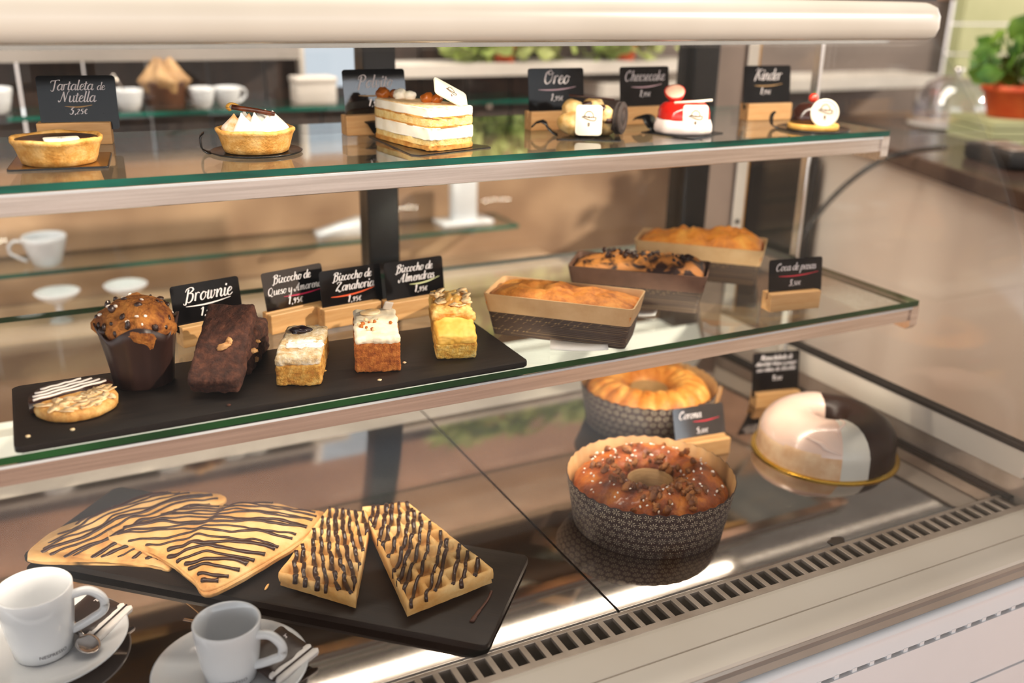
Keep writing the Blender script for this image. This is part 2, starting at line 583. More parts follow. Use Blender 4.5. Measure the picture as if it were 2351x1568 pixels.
def blob(r, seed=0, squash=(1, 1, 1), amp=0.25, sub=3, freq=1.6):
    bm = bmesh.new()
    bmesh.ops.create_icosphere(bm, subdivisions=sub, radius=1.0)
    for v in bm.verts:
        k = 1 + amp * noise.noise(v.co * freq + Vector((seed * 3.1, seed, 0)))
        v.co = Vector((v.co.x * squash[0], v.co.y * squash[1], v.co.z * squash[2])) * (k * r)
    return bm


def subdiv_box(x, y, z, n=(8, 8, 8), rnd=0.0):
    """centre-bottom box x*y*z with a dense grid on every face and softened edges"""
    bm = bmesh.new()
    bmesh.ops.create_cube(bm, size=1.0)
    bmesh.ops.subdivide_edges(bm, edges=bm.edges[:], cuts=max(n), use_grid_fill=True)
    for v in bm.verts:
        c = v.co
        p = Vector((c.x * x, c.y * y, c.z * z))
        if rnd:
            h = Vector((x / 2 - rnd, y / 2 - rnd, z / 2 - rnd))
            q = Vector((max(-h.x, min(h.x, p.x)), max(-h.y, min(h.y, p.y)), max(-h.z, min(h.z, p.z))))
            d = p - q
            if d.length > rnd:
                d = d.normalized() * rnd
            p = q + d
        v.co = p + Vector((0, 0, z / 2))
    return bm


def prism(outline, z0, z1, bm=None, mi=0, bev=0.0, seg=2):
    bm = bm or bmesh.new()
    a = [bm.verts.new((x, y, z0)) for x, y in outline]
    b = [bm.verts.new((x, y, z1)) for x, y in outline]
    n = len(outline)
    fs = [bm.faces.new(a[::-1]), bm.faces.new(b)]
    for i in range(n):
        fs.append(bm.faces.new((a[i], a[(i + 1) % n], b[(i + 1) % n], b[i])))
    for f in fs:
        f.material_index = mi
    if bev:
        es = list(fs[0].edges) + list(fs[1].edges)
        r = bmesh.ops.bevel(bm, geom=es, offset=bev, segments=seg, affect='EDGES', profile=0.5)
        for f in r['faces']:
            f.material_index = mi
    return bm


def rrect(x0, x1, y0, y1, r, n=5):
    pts = []
    for cx, cy, a0 in ((x1 - r, y1 - r, 0), (x0 + r, y1 - r, 90), (x0 + r, y0 + r, 180), (x1 - r, y0 + r, 270)):
        for k in range(n + 1):
            a = rad(a0 + 90 * k / n)
            pts.append((cx + r * cos(a), cy + r * sin(a)))
    return pts


# ------------------------------------------------------------------ hand lettering (brush script strokes)
GL = {
    'a': (.92, [[(.78, .82), (.5, 1), (.14, .62), (.12, .18), (.36, 0), (.72, .45), (.82, 1)], [(.84, 1), (.72, .22), (.86, 0), (1.08, .22)]]),
    'b': (.85, [[(.28, 2), (.14, .3), (.35, 0), (.7, .35), (.66, .9), (.3, .9)]]),
    'c': (.72, [[(.72, .82), (.48, 1), (.14, .62), (.14, .14), (.42, 0), (.78, .25)]]),
    'd': (.94, [[(.78, .82), (.5, 1), (.14, .62), (.12, .18), (.36, 0), (.72, .45), (.86, 1.2)], [(.96, 2), (.74, .25), (.88, 0), (1.1, .22)]]),
    'e': (.7, [[(.1, .42), (.5, .58), (.64, .85), (.42, 1), (.14, .62), (.14, .14), (.42, 0), (.76, .28)]]),
    'g': (.9, [[(.78, .82), (.5, 1), (.14, .62), (.12, .18), (.36, 0), (.72, .45), (.82, 1)], [(.84, 1), (.66, -.5), (.35, -.85), (.1, -.55)]]),
    'h': (.92, [[(.34, 2), (.1, 0)], [(.14, .3), (.52, 1), (.72, .82), (.64, .2), (.78, 0), (1, .22)]]),
    'i': (.44, [[(.22, 1), (.13, .2), (.28, 0), (.5, .22)], [(.36, 1.72), (.32, 1.38)]]),
    'k': (.86, [[(.34, 2), (.1, 0)], [(.68, 1), (.24, .5), (.5, .45), (.66, .05), (.92, .2)]]),
    'l': (.44, [[(.34, 2), (.13, .25), (.28, 0), (.5, .22)]]),
    'm': (1.3, [[(.16, 1), (.06, 0)], [(.1, .3), (.4, 1), (.54, .8), (.44, 0)], [(.48, .3), (.82, 1), (.98, .8), (.92, .2), (1.04, 0), (1.28, .22)]]),
    'n': (.92, [[(.16, 1), (.06, 0)], [(.1, .3), (.48, 1), (.68, .8), (.6, .2), (.74, 0), (.98, .22)]]),
    'o': (.84, [[(.46, 1), (.14, .62), (.14, .14), (.4, 0), (.72, .4), (.66, .9), (.46, 1)], [(.66, .9), (.92, .8)]]),
    'p': (.9, [[(.22, 1), (-.08, -.8)], [(.1, .3), (.5, 1), (.74, .7), (.6, .1), (.3, 0), (.12, .2)]]),
    'q': (.9, [[(.78, .82), (.5, 1), (.14, .62), (.12, .18), (.36, 0), (.72, .45), (.82, 1)], [(.84, 1), (.64, -.8)]]),
    'r': (.66, [[(.18, 1), (.06, 0)], [(.1, .35), (.36, .98), (.66, .9)]]),
    's': (.62, [[(.58, .84), (.36, 1), (.2, .74), (.48, .42), (.46, .1), (.22, 0), (.04, .14)]]),
    't': (.5, [[(.32, 1.6), (.14, .25), (.3, 0), (.54, .22)], [(-.04, 1.05), (.56, 1.15)]]),
    'u': (.94, [[(.18, 1), (.1, .22), (.28, 0), (.6, .35), (.74, 1)], [(.76, 1), (.68, .22), (.82, 0), (1.04, .22)]]),
    'v': (.78, [[(.1, .85), (.22, 1), (.2, .2), (.34, 0), (.66, .5), (.62, .95), (.84, .85)]]),
    'w': (1.2, [[(.14, .9), (.24, 1), (.14, .2), (.3, 0), (.56, .4), (.64, 1)], [(.64, 1), (.56, .2), (.7, 0), (1.02, .5), (.98, .95), (1.2, .85)]]),
    'y': (.9, [[(.18, 1), (.1, .3), (.28, .05), (.6, .4), (.74, 1)], [(.78, 1), (.6, -.5), (.3, -.85), (.06, -.55)]]),
    'z': (.74, [[(.10, .92), (.64, .98)], [(.64, .98), (.06, .03)], [(.06, .03), (.42, .08), (.72, .0)]]),
    'ó': (.84, [[(.46, 1), (.14, .62), (.14, .14), (.4, 0), (.72, .4), (.66, .9), (.46, 1)], [(.4, 1.3), (.66, 1.6)]]),
    'A': (1.45, [[(.05, .5), (.0, .15), (.25, 0), (.7, .9), (1.2, 2)], [(1.2, 2), (.98, .25), (1.12, 0), (1.4, .22)], [(.45, .75), (1.2, .7)]]),
    'B': (1.25, [[(.5, 1.75), (.22, -.1), (.0, -.3), (-.12, -.1)], [(.1, 1.35), (.3, 1.85), (.85, 2.02), (1.1, 1.6), (.7, 1.1), (.5, 1.02)], [(.55, 1.05), (1.05, .9), (1, .25), (.6, -.1), (.3, .1)]]),
    'C': (1.2, [[(1.0, 1.4), (1.12, 1.8), (.82, 2), (.3, 1.5), (.1, .6), (.35, .02), (.75, .05), (1.1, .4)], [(.8, 1.3), (.72, 1.7), (.95, 1.95)]]),
    'K': (1.4, [[(.2, 1.5), (.3, 1.9), (.7, 1.95), (.4, .6), (.2, -.1)], [(1.3, 1.95), (.55, 1.0), (.85, .9), (1.05, .15), (1.4, .1)]]),
    'N': (1.5, [[(-.05, .25), (.1, 0), (.35, .4), (.65, 1.9)], [(.65, 1.9), (.95, .05)], [(.95, .05), (1.3, 1.7), (1.55, 2.0)]]),
    'O': (1.3, [[(.8, 2), (.25, 1.5), (.12, .5), (.45, 0), (.95, .4), (1.12, 1.3), (.8, 1.95), (.5, 1.6), (.7, 1.2), (1.3, 1.5)]]),
    'P': (1.2, [[(.5, 1.75), (.18, -.3)], [(.12, 1.1), (.15, 1.7), (.7, 2.02), (1.12, 1.6), (.95, .95), (.5, .8)]]),
    'Q': (1.35, [[(.8, 2), (.25, 1.5), (.12, .5), (.45, 0), (.95, .4), (1.12, 1.3), (.8, 2)], [(.2, -.1), (.5, .2), (.9, -.25), (1.25, -.1)]]),
    'T': (1.0, [[(.72, 1.85), (.5, .1), (.25, -.2), (.05, .05)], [(.0, 1.3), (.05, 1.75), (.5, 1.8), (1.25, 2.0), (1.3, 1.8)]]),
    'Z': (1.25, [[(.2, 1.5), (.35, 1.95), (1.05, 1.85), (.6, 1.0), (.05, .1), (.5, .25), (.8, -.15), (1.2, .05)]]),
    'R': (1.3, [[(.5, 1.75), (.18, -.1)], [(.1, 1.3), (.25, 1.85), (.8, 2.02), (1.08, 1.6), (.8, 1.05), (.5, .95)], [(.55, 1.0), (.85, .8), (1.0, .1), (1.3, .15)]]),
    '1': (.72, [[(.05, 1.15), (.4, 1.5), (.2, 0)]]),
    '2': (.9, [[(.1, 1.1), (.35, 1.4), (.62, 1.1), (.3, .5), (0, 0), (.65, .05)]]),
    '3': (.9, [[(.12, 1.35), (.65, 1.4), (.3, .85), (.6, .6), (.5, .1), (.2, -.05), (.02, .15)]]),
    '5': (.9, [[(.68, 1.4), (.25, 1.35), (.15, .8), (.5, .8), (.58, .3), (.3, 0), (.02, .12)]]),
    '8': (.9, [[(.45, .75), (.15, 1.1), (.4, 1.4), (.65, 1.1), (.35, .75), (.05, .3), (.3, 0), (.6, .3), (.45, .75)]]),
    '9': (.9, [[(.6, 1.1), (.35, 1.4), (.12, 1), (.3, .7), (.62, 1.1), (.62, 1.3), (.5, .5), (.25, 0)]]),
    '0': (.78, [[(.4, 1.4), (.1, .9), (.1, .3), (.32, 0), (.6, .5), (.6, 1.1), (.4, 1.4)]]),
    ',': (.44, [[(.14, .12), (.1, -.1), (0, -.25)]]),
    '€': (.85, [[(.8, 1.15), (.55, 1.4), (.2, .9), (.2, .35), (.45, 0), (.75, .2)], [(0, .85), (.6, .85)], [(0, .55), (.55, .55)]]),
    ' ': (.5, []),
}


def text_width(s):
    return sum(GL[c][0] for c in s) * 1.04


def ribbon(bm, pts, w0, w1, to3d, nib=True):
    """brush stroke: thick going down, thin going up"""
    P = spline([Vector((x, y, 0)) for x, y in pts], 5) if len(pts) > 2 else [Vector((x, y, 0)) for x, y in pts]
    prev = None
    n = len(P)
    for i, p in enumerate(P):
        t = P[min(i + 1, n - 1)] - P[max(i - 1, 0)]
        if t.length < 1e-9:
            continue
        t.normalize()
        k = max(0.0, -t.y) if nib else 1
        w = w0 + (w1 - w0) * (k ** 1.3)
        nrm = Vector((-t.y, t.x, 0)) * (w / 2)
        a = bm.verts.new(to3d(*(p + nrm).xy))
        b = bm.verts.new(to3d(*(p - nrm).xy))
        if prev:
            bm.faces.new((prev[0], prev[1], b, a))
        prev = (a, b)


def write(bm, s, size, cx, y, to3d, slant=0.16, thick=0.215, thin=0.09, align='c', rise=0.0):
    x = cx - text_width(s) * size / 2 if align == 'c' else cx
    for c in s:
        adv, strokes = GL[c]
        for st in strokes:
            pts = [(x + (px + py * slant) * size, y + (min(py, 1.0) + max(0.0, py - 1.0) * .72) * size) for px, py in st]
            ribbon(bm, pts, thin * size, thick * size, to3d)
        x += adv * size * 1.04
    return x


def emblem(bm, s, to3d):
    """arched dome over a ribbon with a drop below, as pressed on the chocolate plaques"""
    arc = [(-.32 + .0, .02)] + [(.30 * cos(rad(a)), .05 + .34 * sin(rad(a))) for a in range(180, -1, -20)] + [(.32, .0)]
    sc = lambda pts: [(x * s, y * s) for x, y in pts]
    ribbon(bm, sc(arc), .05 * s, .05 * s, to3d)
    ribbon(bm, sc([(-.5, -.02), (-.3, .06), (0, -.02), (.3, 0), (.5, -.02)]), .05 * s, .05 * s, to3d)
    ribbon(bm, sc([(-.42, .0), (-.2, -.1), (.1, -.2), (.38, -.22), (.48, -.1), (.46, .02)]), .05 * s, .05 * s, to3d)
    ribbon(bm, sc([(-.3, .0), (-.2, .06), (-.1, -.02), (0, .05), (.1, -.03), (.2, .04)]), .04 * s, .05 * s, to3d)
    ribbon(bm, sc([(0, -.36), (-.05, -.45), (0, -.6), (.05, -.45), (0, -.36)]), .05 * s, .06 * s, to3d)


# ------------------------------------------------------------------ the room around the case
ZT, ZM = 0.430, 0.216            # top of the upper and of the middle glass shelf


def struct(name, bm, m, smooth=False, **k):
    o = obj(name, bm, m, smooth=smooth, **k)
    o['kind'] = 'structure'
    return o


def wpart(name, bm, m, parent, smooth=False, label=None):
    """part whose mesh is written in world coordinates"""
    return obj(name, bm, m, parent, loc=-parent.location, smooth=smooth, label=label)


struct('floor', B(-4, 5, -5, 3.2, -0.95, -0.90), M_PAVE)
bm = bmesh.new()
for k in range(24):                                   # vertical boards with open joints
    x = -1.6 + k * 0.115
    box(bm, x, x + 0.110, 2.06, 2.10, 0.28, 0.60)
struct('wall_back', bm, M_WALLB)
struct('wall_back_plaster', B(-1.6, 3.6, 2.06, 2.10, 0.60, 1.6), mat('warm_plaster', '7c5840', '8c684e', rough=.7, scale=4))
struct('wall_back_lower', B(-1.6, 3.6, 2.02, 2.10, -0.9, 0.28), M_WALLT)
struct('wall_back_upper', B(1.16, 2.50, 2.07, 2.10, 0.28, 0.60), mat('wall_taupe', '5c4f49', '75665e', rough=0.7, scale=3))
bm = bmesh.new()
for k in range(9):
    box(bm, 2.50, 3.6, 2.02, 2.06, 0.28 + k * 0.085, 0.36 + k * 0.085)
struct('wall_right', bm, M_OLIVE)
struct('trim_1', B(1.20, 2.30, 1.90, 2.07, 0.372, 0.402), M_PALEW)
struct('trim_2', B(0.70, 1.50, 1.92, 2.06, 0.425, 0.450), M_PALEW)
bm = B(0.545, 0.665, 2.035, 2.058, 0.40, 0.60)
w = struct('window_1', bm, M_WINDOW)
obj('window_frame', B(0.535, 0.545, 2.03, 2.06, 0.39, 0.61), M_PALEW, w, smooth=False)
struct('trim_3', B(-0.9, 0.52, 1.97, 2.06, 0.462, 0.490), mat('grey_beam', '8a827c', '9c948e', rough=0.6, scale=4))


# wall shelves of green-edged glass behind the case
def wall_shelf(z, x0, x1, label):
    t = thing('wall_shelf', label, 'shelf', ((x0 + x1) / 2, 1.95, z), group='glass wall shelves behind the case')
    bm = bmesh.new()
    box(bm, x0, x1, 1.885, 2.02, z - 0.008, z)
    for f in bm.faces:
        f.material_index = 0 if abs(f.normal.z) > .5 or abs(f.calc_center_median().z - (z - .004)) > .003 else 1
    wpart('glass_board', bm, [G_SHELF, M_EDGE], t)
    for x in (x0 + .1, x1 - .1):
        wpart('bracket', B(x - .006, x + .006, 1.92, 2.06, z - .022, z - .009), M_BRUSH, t)


wall_shelf(0.378, -0.02, 1.02, 'green edged glass wall shelf carrying cups beside the brown pot')
wall_shelf(0.100, -0.20, 0.98, 'lower green edged glass wall shelf seen between the two case shelves')


def cup_mesh(rb, rt, h, wall=.0022):
    return lathe([(0, 0.0), (rb * .72, 0.0), (rb * .74, .002), (rb, .004), (rb * .55 + rt * .45, h * .45), (rt * .985, h * .82), (rt, h - .001),
                  (rt - wall * .5, h), (rt - wall, h - .001), (rt * .97 - wall, h * .8), (rb * .6 + rt * .4 - wall, h * .4), (rb * .8, .007), (0, .006)], 48)


def handle_path(r, z0, z1, out, n=5):
    zc = (z0 + z1) / 2
    hh = (z1 - z0) / 2
    return spline([(r - .003, 0, z1), (r + out * .55, 0, z1 + hh * .18), (r + out, 0, zc + hh * .55), (r + out * .98, 0, zc - hh * .25),
                   (r + out * .55, 0, z0 + hh * .25), (r + out * .18, 0, z0 - hh * .1), (r - .004, 0, z0 - hh * .35)], n)


def back_cup(x, y, z, rb, rt, h, label, rz):
    t = thing('coffee_cup', label, 'cup', (x, y, z), rz, 'white cups on the wall shelves')
    obj('cup_bowl', cup_mesh(rb, rt, h), M_PORC, t)
    obj('handle', tube(handle_path(rt * .95, h * .25, h * .8, rt * .6), .003, 8), M_PORC, t)
    return t


for a in ((0.185, 1.93, .378, .020, .027, .038, 'white cup with a spoon in it on the wall shelf left of the brown pot', 1.0),
          (0.316, 1.93, .378, .018, .025, .038, 'white cup just right of the brown pot on the wall shelf', 2.5),
          (0.366, 1.94, .378, .018, .026, .037, 'white cup on the wall shelf, second one right of the brown pot', .4),
          (-0.035, 1.94, .378, .022, .030, .045, 'white cup at the far left end of the upper wall shelf', 2.2),
          (0.008, 1.93, .100, .026, .039, .056, 'wide white cup at the left of the lower wall shelf', 3.0)):
    back_cup(*a)
t = thing('teaspoon', 'dark steel teaspoon leaning in the white cup on the wall shelf', 'spoon', (0.185, 1.93, .386))
obj('spoon_handle', tube([(0.004, 0, 0), (-.012, -.012, .035), (-.026, -.022, .058)], [.0016, .0016, .003], 8), M_SPOON, t)
obj('spoon_bowl', blob(.007, 3, (1.3, .9, .35), .05, 2), M_SPOON, t, loc=(.002, 0, -.001))

t = thing('paper_bag_pot', 'brown pot holding a crumpled brown paper bag on the wall shelf', 'pot', (0.251, 1.945, .378))
obj('pot_body', lathe([(0, 0), (.030, 0), (.034, .002), (.042, .046), (.044, .050), (.040, .050), (.033, .006), (0, .005)], 40), M_BASK, t)


def bagf(a, r, z):
    k = 1 + .10 * sin(5 * a + z * 60) + .06 * sin(9 * a)
    return r * k, z + (.012 * sin(3 * a + 1) * max(0, (z - .045) / .04))


obj('paper_bag', lathe([(.036, .030), (.044, .046), (.047, .052), (.040, .060), (.026, .074), (.016, .082), (.006, .078), (0, .074)], 60, bagf), M_BAG, t)

t = thing('white_box', 'pale square box on the wall shelf under the small window', 'box', (0.538, 1.95, .378))
obj('box_body', B(-.040, .040, -.03, .03, 0, .046, bev=.003), M_PALEW, t)
obj('box_lid', B(-.042, .042, -.032, .032, .040, .052, bev=.003), M_PALEW, t)

t = thing('napkin_holder', 'white upright napkin holder on a flat base, lower wall shelf', 'napkin holder', (0.868, 1.945, .100))
obj('holder_base', B(-.062, .062, -.035, .035, 0, .010, bev=.003), M_PORC, t)
obj('holder_body', B(-.030, .030, -.015, .015, .008, .105, bev=.006), M_PORC, t)
t = thing('folded_napkin', 'white folded napkin lying on the lower wall shelf left of the black post', 'napkin', (0.575, 1.94, .100))
bm = prism([(-.05, -.02), (.052, -.02), (.052, .03), (-.05, .02)], 0, .012)
for v in bm.verts:
    if v.co.x > 0 and v.co.z > .005:
        v.co.z += .022
obj('napkin_fold', bm, M_PORC, t)
obj('napkin_layer', B(-.045, .045, -.018, .022, 0, .006), M_STICK, t)

# saucers stacked low on the back counter, and counter itself
t = thing('back_counter', 'tan back counter under the lower wall shelf behind the case', 'counter', (0.3, 1.9, -0.9))
wpart('counter_body', B(-1.2, 1.10, 1.80, 2.015, -0.9, -0.02), M_WALLT, t)
wpart('counter_top', B(-1.2, 1.10, 1.78, 2.015, -0.02, 0.002, bev=.004), mat('tan_worktop', 'a98b70', 'c0a488', rough=.35, scale=5), t)
for x, lab in ((0.016, 'white pedestal dish at the left of the back counter'), (0.135, 'white pedestal dish second from the left on the back counter')):
    t = thing('pedestal_dish', lab, 'dish', (x, 1.88, .002), group='pedestal dishes on the back counter')
    obj('dish_bowl', lathe([(0, .034), (.012, .034), (.034, .050), (.040, .058), (.038, .059), (.030, .051), (0, .042)], 40), M_PORC, t)
    obj('pedestal', lathe([(0, 0), (.020, 0), (.021, .003), (.008, .010), (.006, .030), (.012, .036), (0, .037)], 32), M_PORC, t)

# leafy plants on the pale ledge
def leafy(name, label, cat, loc, n, sx, sy, h, leaf, m, pot_r, seed, grp=None, z0=.065):
    rnd = random.Random(seed)
    t = thing(name, label, cat, loc, group=grp)
    obj('pot', lathe([(0, 0), (pot_r * .75, 0), (pot_r * .8, .002), (pot_r, .055), (pot_r * 1.1, .056), (pot_r * 1.1, .070), (pot_r * .95, .070), (pot_r * .8, .06), (0, .058)], 36), M_TERRA, t)
    bm = bmesh.new()
    for k in range(n):
        a = rnd.uniform(0, 2 * pi)
        q = sqrt(rnd.random())
        p = Vector((sx * q * cos(a), sy * q * sin(a), z0 + h * rnd.random()))
        d = Vector((rnd.uniform(-1, 1), rnd.uniform(-1, 1), rnd.uniform(-.4, .9))).normalized()
        s = d.cross(Vector((rnd.uniform(-1, 1), rnd.uniform(-1, 1), .3))).normalized()
        L = leaf * rnd.uniform(.6, 1.2)
        v = [bm.verts.new(p + d * (L * u) + s * (L * w_ * .38) + d.cross(s) * (L * .10 * sin(u * pi))) for u, w_ in
             ((0, 0), (.3, .8), (.6, .9), (1, 0), (.6, -.9), (.3, -.8))]
        c0 = bm.verts.new(p + d * L * .5 - d.cross(s) * L * .05)
        for i in range(6):
            bm.faces.new((v[i], v[(i + 1) % 6], c0))
    obj('foliage', bm, m, t)
    st = bmesh.new()
    for k in range(7):
        a = rnd.uniform(0, 2 * pi)
        tube([(0, 0, .05), (sx * .3 * cos(a), sy * .3 * sin(a), .05 + h * .5), (sx * .7 * cos(a), sy * .7 * sin(a), .06 + h * .9)], .0018, 5, st)
    obj('stems', st, M_LEAF, t)


leafy('potted_fern', 'pale green leafy plant on the pale ledge, left one behind the case', 'plant', (.98, 1.985, .450), 260, .15, .05, .16, .05, M_LEAFP, .035, 3, 'plants on the pale ledge', .004)
leafy('potted_fern', 'pale green leafy plant on the pale ledge, right one behind the case', 'plant', (1.30, 1.985, .450), 260, .15, .05, .16, .05, M_LEAFP, .035, 4, 'plants on the pale ledge', .004)

t = thing('dark_cabinet', 'dark brown cabinet in the gap behind the right end of the case', 'cabinet', (1.675, 1.90, -0.9))
wpart('cabinet_body', B(1.56, 1.79, 1.80, 2.00, -.9, .225), M_WORKT, t)
wpart('cabinet_door', B(1.565, 1.785, 1.790, 1.80, -.85, .215, bev=.002), M_BLACKM, t)
# side counter to the right of the case
import itertools
P1 = Vector((1.71, 1.637, 0)); P2 = Vector((1.477, 1.017, 0))
cd = (P2 - P1).normalized()
cn = Vector((-cd.y, cd.x, 0))            # pointing away from the case
if cn.x < 0:
    cn = -cn
C0 = P1 - cd * .38
CL = .38 + (P2 - P1).length + .42


def oriented(x0, x1, y0, y1, z0, z1, bev=0.0):
    """box along the side counter: x = along its edge toward the street, y = depth away from the case"""
    bm = bmesh.new()
    M_ = Matrix(((cd.x, cn.x, 0, C0.x), (cd.y, cn.y, 0, C0.y), (0, 0, 1, 0), (0, 0, 0, 1)))
    box(bm, x0, x1, y0, y1, z0, z1, bev=bev, M=M_)
    return bm


t = thing('side_counter', 'beige counter with a dark worktop standing right of the display case', 'counter', (C0.x, C0.y, -0.9))
wpart('counter_panel', oriented(0, CL - .02, .035, .75, -.9, .266), M_COUNT, t)
wpart('worktop', oriented(-.01, CL, 0, .80, .266, .300, bev=.004), M_WORKT, t)
wpart('plinth', oriented(0, CL - .02, .06, .7, -.9, -.80), M_BLACKM, t)

leafy('potted_plant', 'green leafy plant in an orange terracotta pot on the right counter', 'plant', (2.01, 1.448, .352), 60, .08, .08, .12, .06, M_LEAF, .070, 8)
t = thing('wooden_crate', 'pale olive crate under the orange plant pot on the right counter', 'crate', (2.01, 1.448, .300), -.36)
bm = bmesh.new()
for k in range(3):
    box(bm, -.10, .10, -.090, -.082, .002 + k * .017, .016 + k * .017)
    box(bm, -.10, .10, .082, .090, .002 + k * .017, .016 + k * .017)
    box(bm, -.10, -.092, -.082, .082, .002 + k * .017, .016 + k * .017)
    box(bm, .092, .10, -.082, .082, .002 + k * .017, .016 + k * .017)
obj('slats', bm, M_OLIVE, t, smooth=False)
obj('crate_lid', B(-.10, .10, -.09, .09, .0495, .0515), M_OLIVE, t, smooth=False)
obj('crate_base', B(-.098, .098, -.088, .088, 0, .003), M_OLIVE, t, smooth=False)
t = thing('glass_cloche', 'clear glass dome with a bright rim standing on the right counter', 'cloche', (2.07, 1.66, .300))
t.scale = (1, 1, .85)
obj('cloche_plate', lathe([(0, 0), (.090, 0), (.098, .006), (.100, .010), (.09, .011), (0, .010)], 48), M_PALEW, t)
obj('cloche_dome', lathe([(.092, .011), (.092, .06), (.085, .095), (.066, .125), (.036, .143), (0, .149), (0, .1465), (.035, .1405), (.064, .123), (.0825, .094), (.0895, .06), (.0895, .011)], 64),
    pane('cloche_glass', (.93, .93, .96), .06, 1.6), t)
obj('cloche_knob', lathe([(0, .148), (.006, .149), (.006, .154), (.012, .160), (.012, .166), (0, .172)], 32), M_CHROME, t)
t = thing('card_terminal', 'dark card terminal with a pale screen on the right counter edge', 'terminal', (1.70, 1.22, .300), -.4)
obj('terminal_body', B(-.045, .045, -.085, .085, 0, .035, bev=.008), M_BLACKM, t)
obj('terminal_screen', B(-.032, .032, .012, .066, .0345, .0362), M_GREYP, t)
obj('terminal_keys', B(-.032, .032, -.066, -.006, .0345, .0360), M_GREYP, t)
pts = spline([(1.66, 1.33, .318), (1.595, 1.35, .312), (1.54, 1.372, .296), (1.49, 1.40, .255), (1.44, 1.425, .190), (1.40, 1.44, .110), (1.38, 1.45, 0.0), (1.37, 1.46, -.3), (1.37, 1.46, -.88)], 6)
c = obj('power_cable', tube(pts, .0055, 8), M_BLACK)
tag(c, 'black power cable hanging off the dark worktop right of the case', 'cable')

# ------------------------------------------------------------------ the display case
case = thing('display_case', 'glass bakery display case with steel base and white front', 'display case', (0.34, 0.93, -0.90))
XL, XR = -0.42, 1.065
wpart('base_cabinet', B(XL, XR + .02, .60, 1.33, -.90, -.032), M_WHITEP, case)
wpart('trough', B(XL, XR, .640, .690, -.034, -.030), M_DARKREC, case)
# sill: painted strip with one fine groove, extruded along X
prof = [(.6385, .0008), (.612, .0005), (.5995, .0003), (.5990, -.0012), (.5975, -.0012), (.5970, .0002), (.5655, -.001), (.5635, -.003), (.5630, -.030), (.640, -.030)]


def extr(prof, x0, x1, mi=0, bm=None):
    bm = bm or bmesh.new()
    a = [bm.verts.new((x0, y, z)) for y, z in prof]
    b = [bm.verts.new((x1, y, z)) for y, z in prof]
    n = len(prof)
    for i in range(n):
        f = bm.faces.new((a[i], a[(i + 1) % n], b[(i + 1) % n], b[i])); f.material_index = mi
    for q in (a, b[::-1]):
        f = bm.faces.new(q); f.material_index = mi
    return bm


wpart('sill', extr(prof, XL, XR + .02), M_SILL, case)
wpart('sill_face', extr([(.5630, -.004), (.5615, -.007), (.5625, -.014), (.5600, -.021), (.566, -.022), (.566, -.004)], XL, XR + .02), M_GREYP if False else mat('sill_face_grey', '9a948c', 'aaa49c', rough=.3, metal=.6, scale=5), case, smooth=False)
bp = [(.566, -.022), (.5580, -.0215), (.5545, -.0235), (.5530, -.027), (.5545, -.030), (.5545, -.034), (.5525, -.040), (.5500, -.0485), (.566, -.0485)]
o = wpart('bumper_strip', extr(bp, XL, XR + .02), M_WHITEP, case, smooth=True)
flat(o, 40)
bm = bmesh.new()
box(bm, XL, XR + .02, .5540, .60, -.0525, -.0480)                         # dark gap behind the slots
wpart('slot_gap', bm, M_DARKREC, case)
bm = bmesh.new()
box(bm, XL, XR + .02, .5480, .60, -.135, -.0524)
box(bm, XL, XR + .02, .5465, .60, -.88, -.1365)
k = XL
while k < XR:                                                          # narrow webs between the slots
    box(bm, k, k + .0062, .5496, .556, -.0528, -.0478)
    k += .0245
wpart('front_panel', bm, M_WHITEP, case)
# vent grille: a comb of steel bars over the dark trough
bm = bmesh.new()
box(bm, XL, XR, .6385, .6475, -.006, .0012, bev=.0006)
box(bm, XL, XR, .6725, .6775, -.026, .0010, bev=.0006)
k = XL + .005
while k < XR - .01:
    box(bm, k, k + .0062, .647, .673, -.0035, .0010, bev=.0005)
    k += .018
wpart('vent_grille', bm, M_GRILLE, case)
# back rail, posts, end panels
wpart('back_rail', extr([(1.256, .0), (1.256, .006), (1.280, .046), (1.328, .046), (1.328, .0)], XL, 1.03), mat('back_rail_white', 'f0eee8', 'f6f4ee', rough=.3, scale=5), case)
wpart('top_rail', B(XL, 1.115, 1.27, 1.33, .555, .585), M_BLACKM, case)
wpart('post', B(.424, .471, 1.282, 1.322, .042, .556, bev=.002), M_BLACK, case, label='black centre post of the back doors')
wpart('post', B(.979, 1.029, 1.282, 1.330, .042, .556, bev=.002), M_BLACK, case, label='black right post of the back doors')
wpart('end_panel', B(1.029, 1.087, 1.286, 1.330, .0, .556), M_GREYP, case)
bm = bmesh.new()
box(bm, 1.087, 1.110, 1.282, 1.330, .0, .556)
bm2 = lathe([(0, 0), (.0042, 0), (.0042, .0012), (0, .0012)], 24)
o = wpart('upright_strip', bm, M_PALEW, case)
obj('screw_hole', bm2, M_BLACK, o, loc=(1.0985, 1.2815, .226), rot=(rad(90), 0, 0))
wpart('brass_edge', B(1.1102, 1.1150, 1.284, 1.330, .0, .556), mat('brass_edge', 'b07c28', 'c89440', rough=.3, metal=.7), case)
wpart('back_door', B(XL, .424, 1.300, 1.306, .042, .556), G_BACK, case, label='left sliding glass back door')
wpart('back_door', B(.471, .979, 1.296, 1.302, .042, .556), G_BACK, case, label='right sliding glass back door')
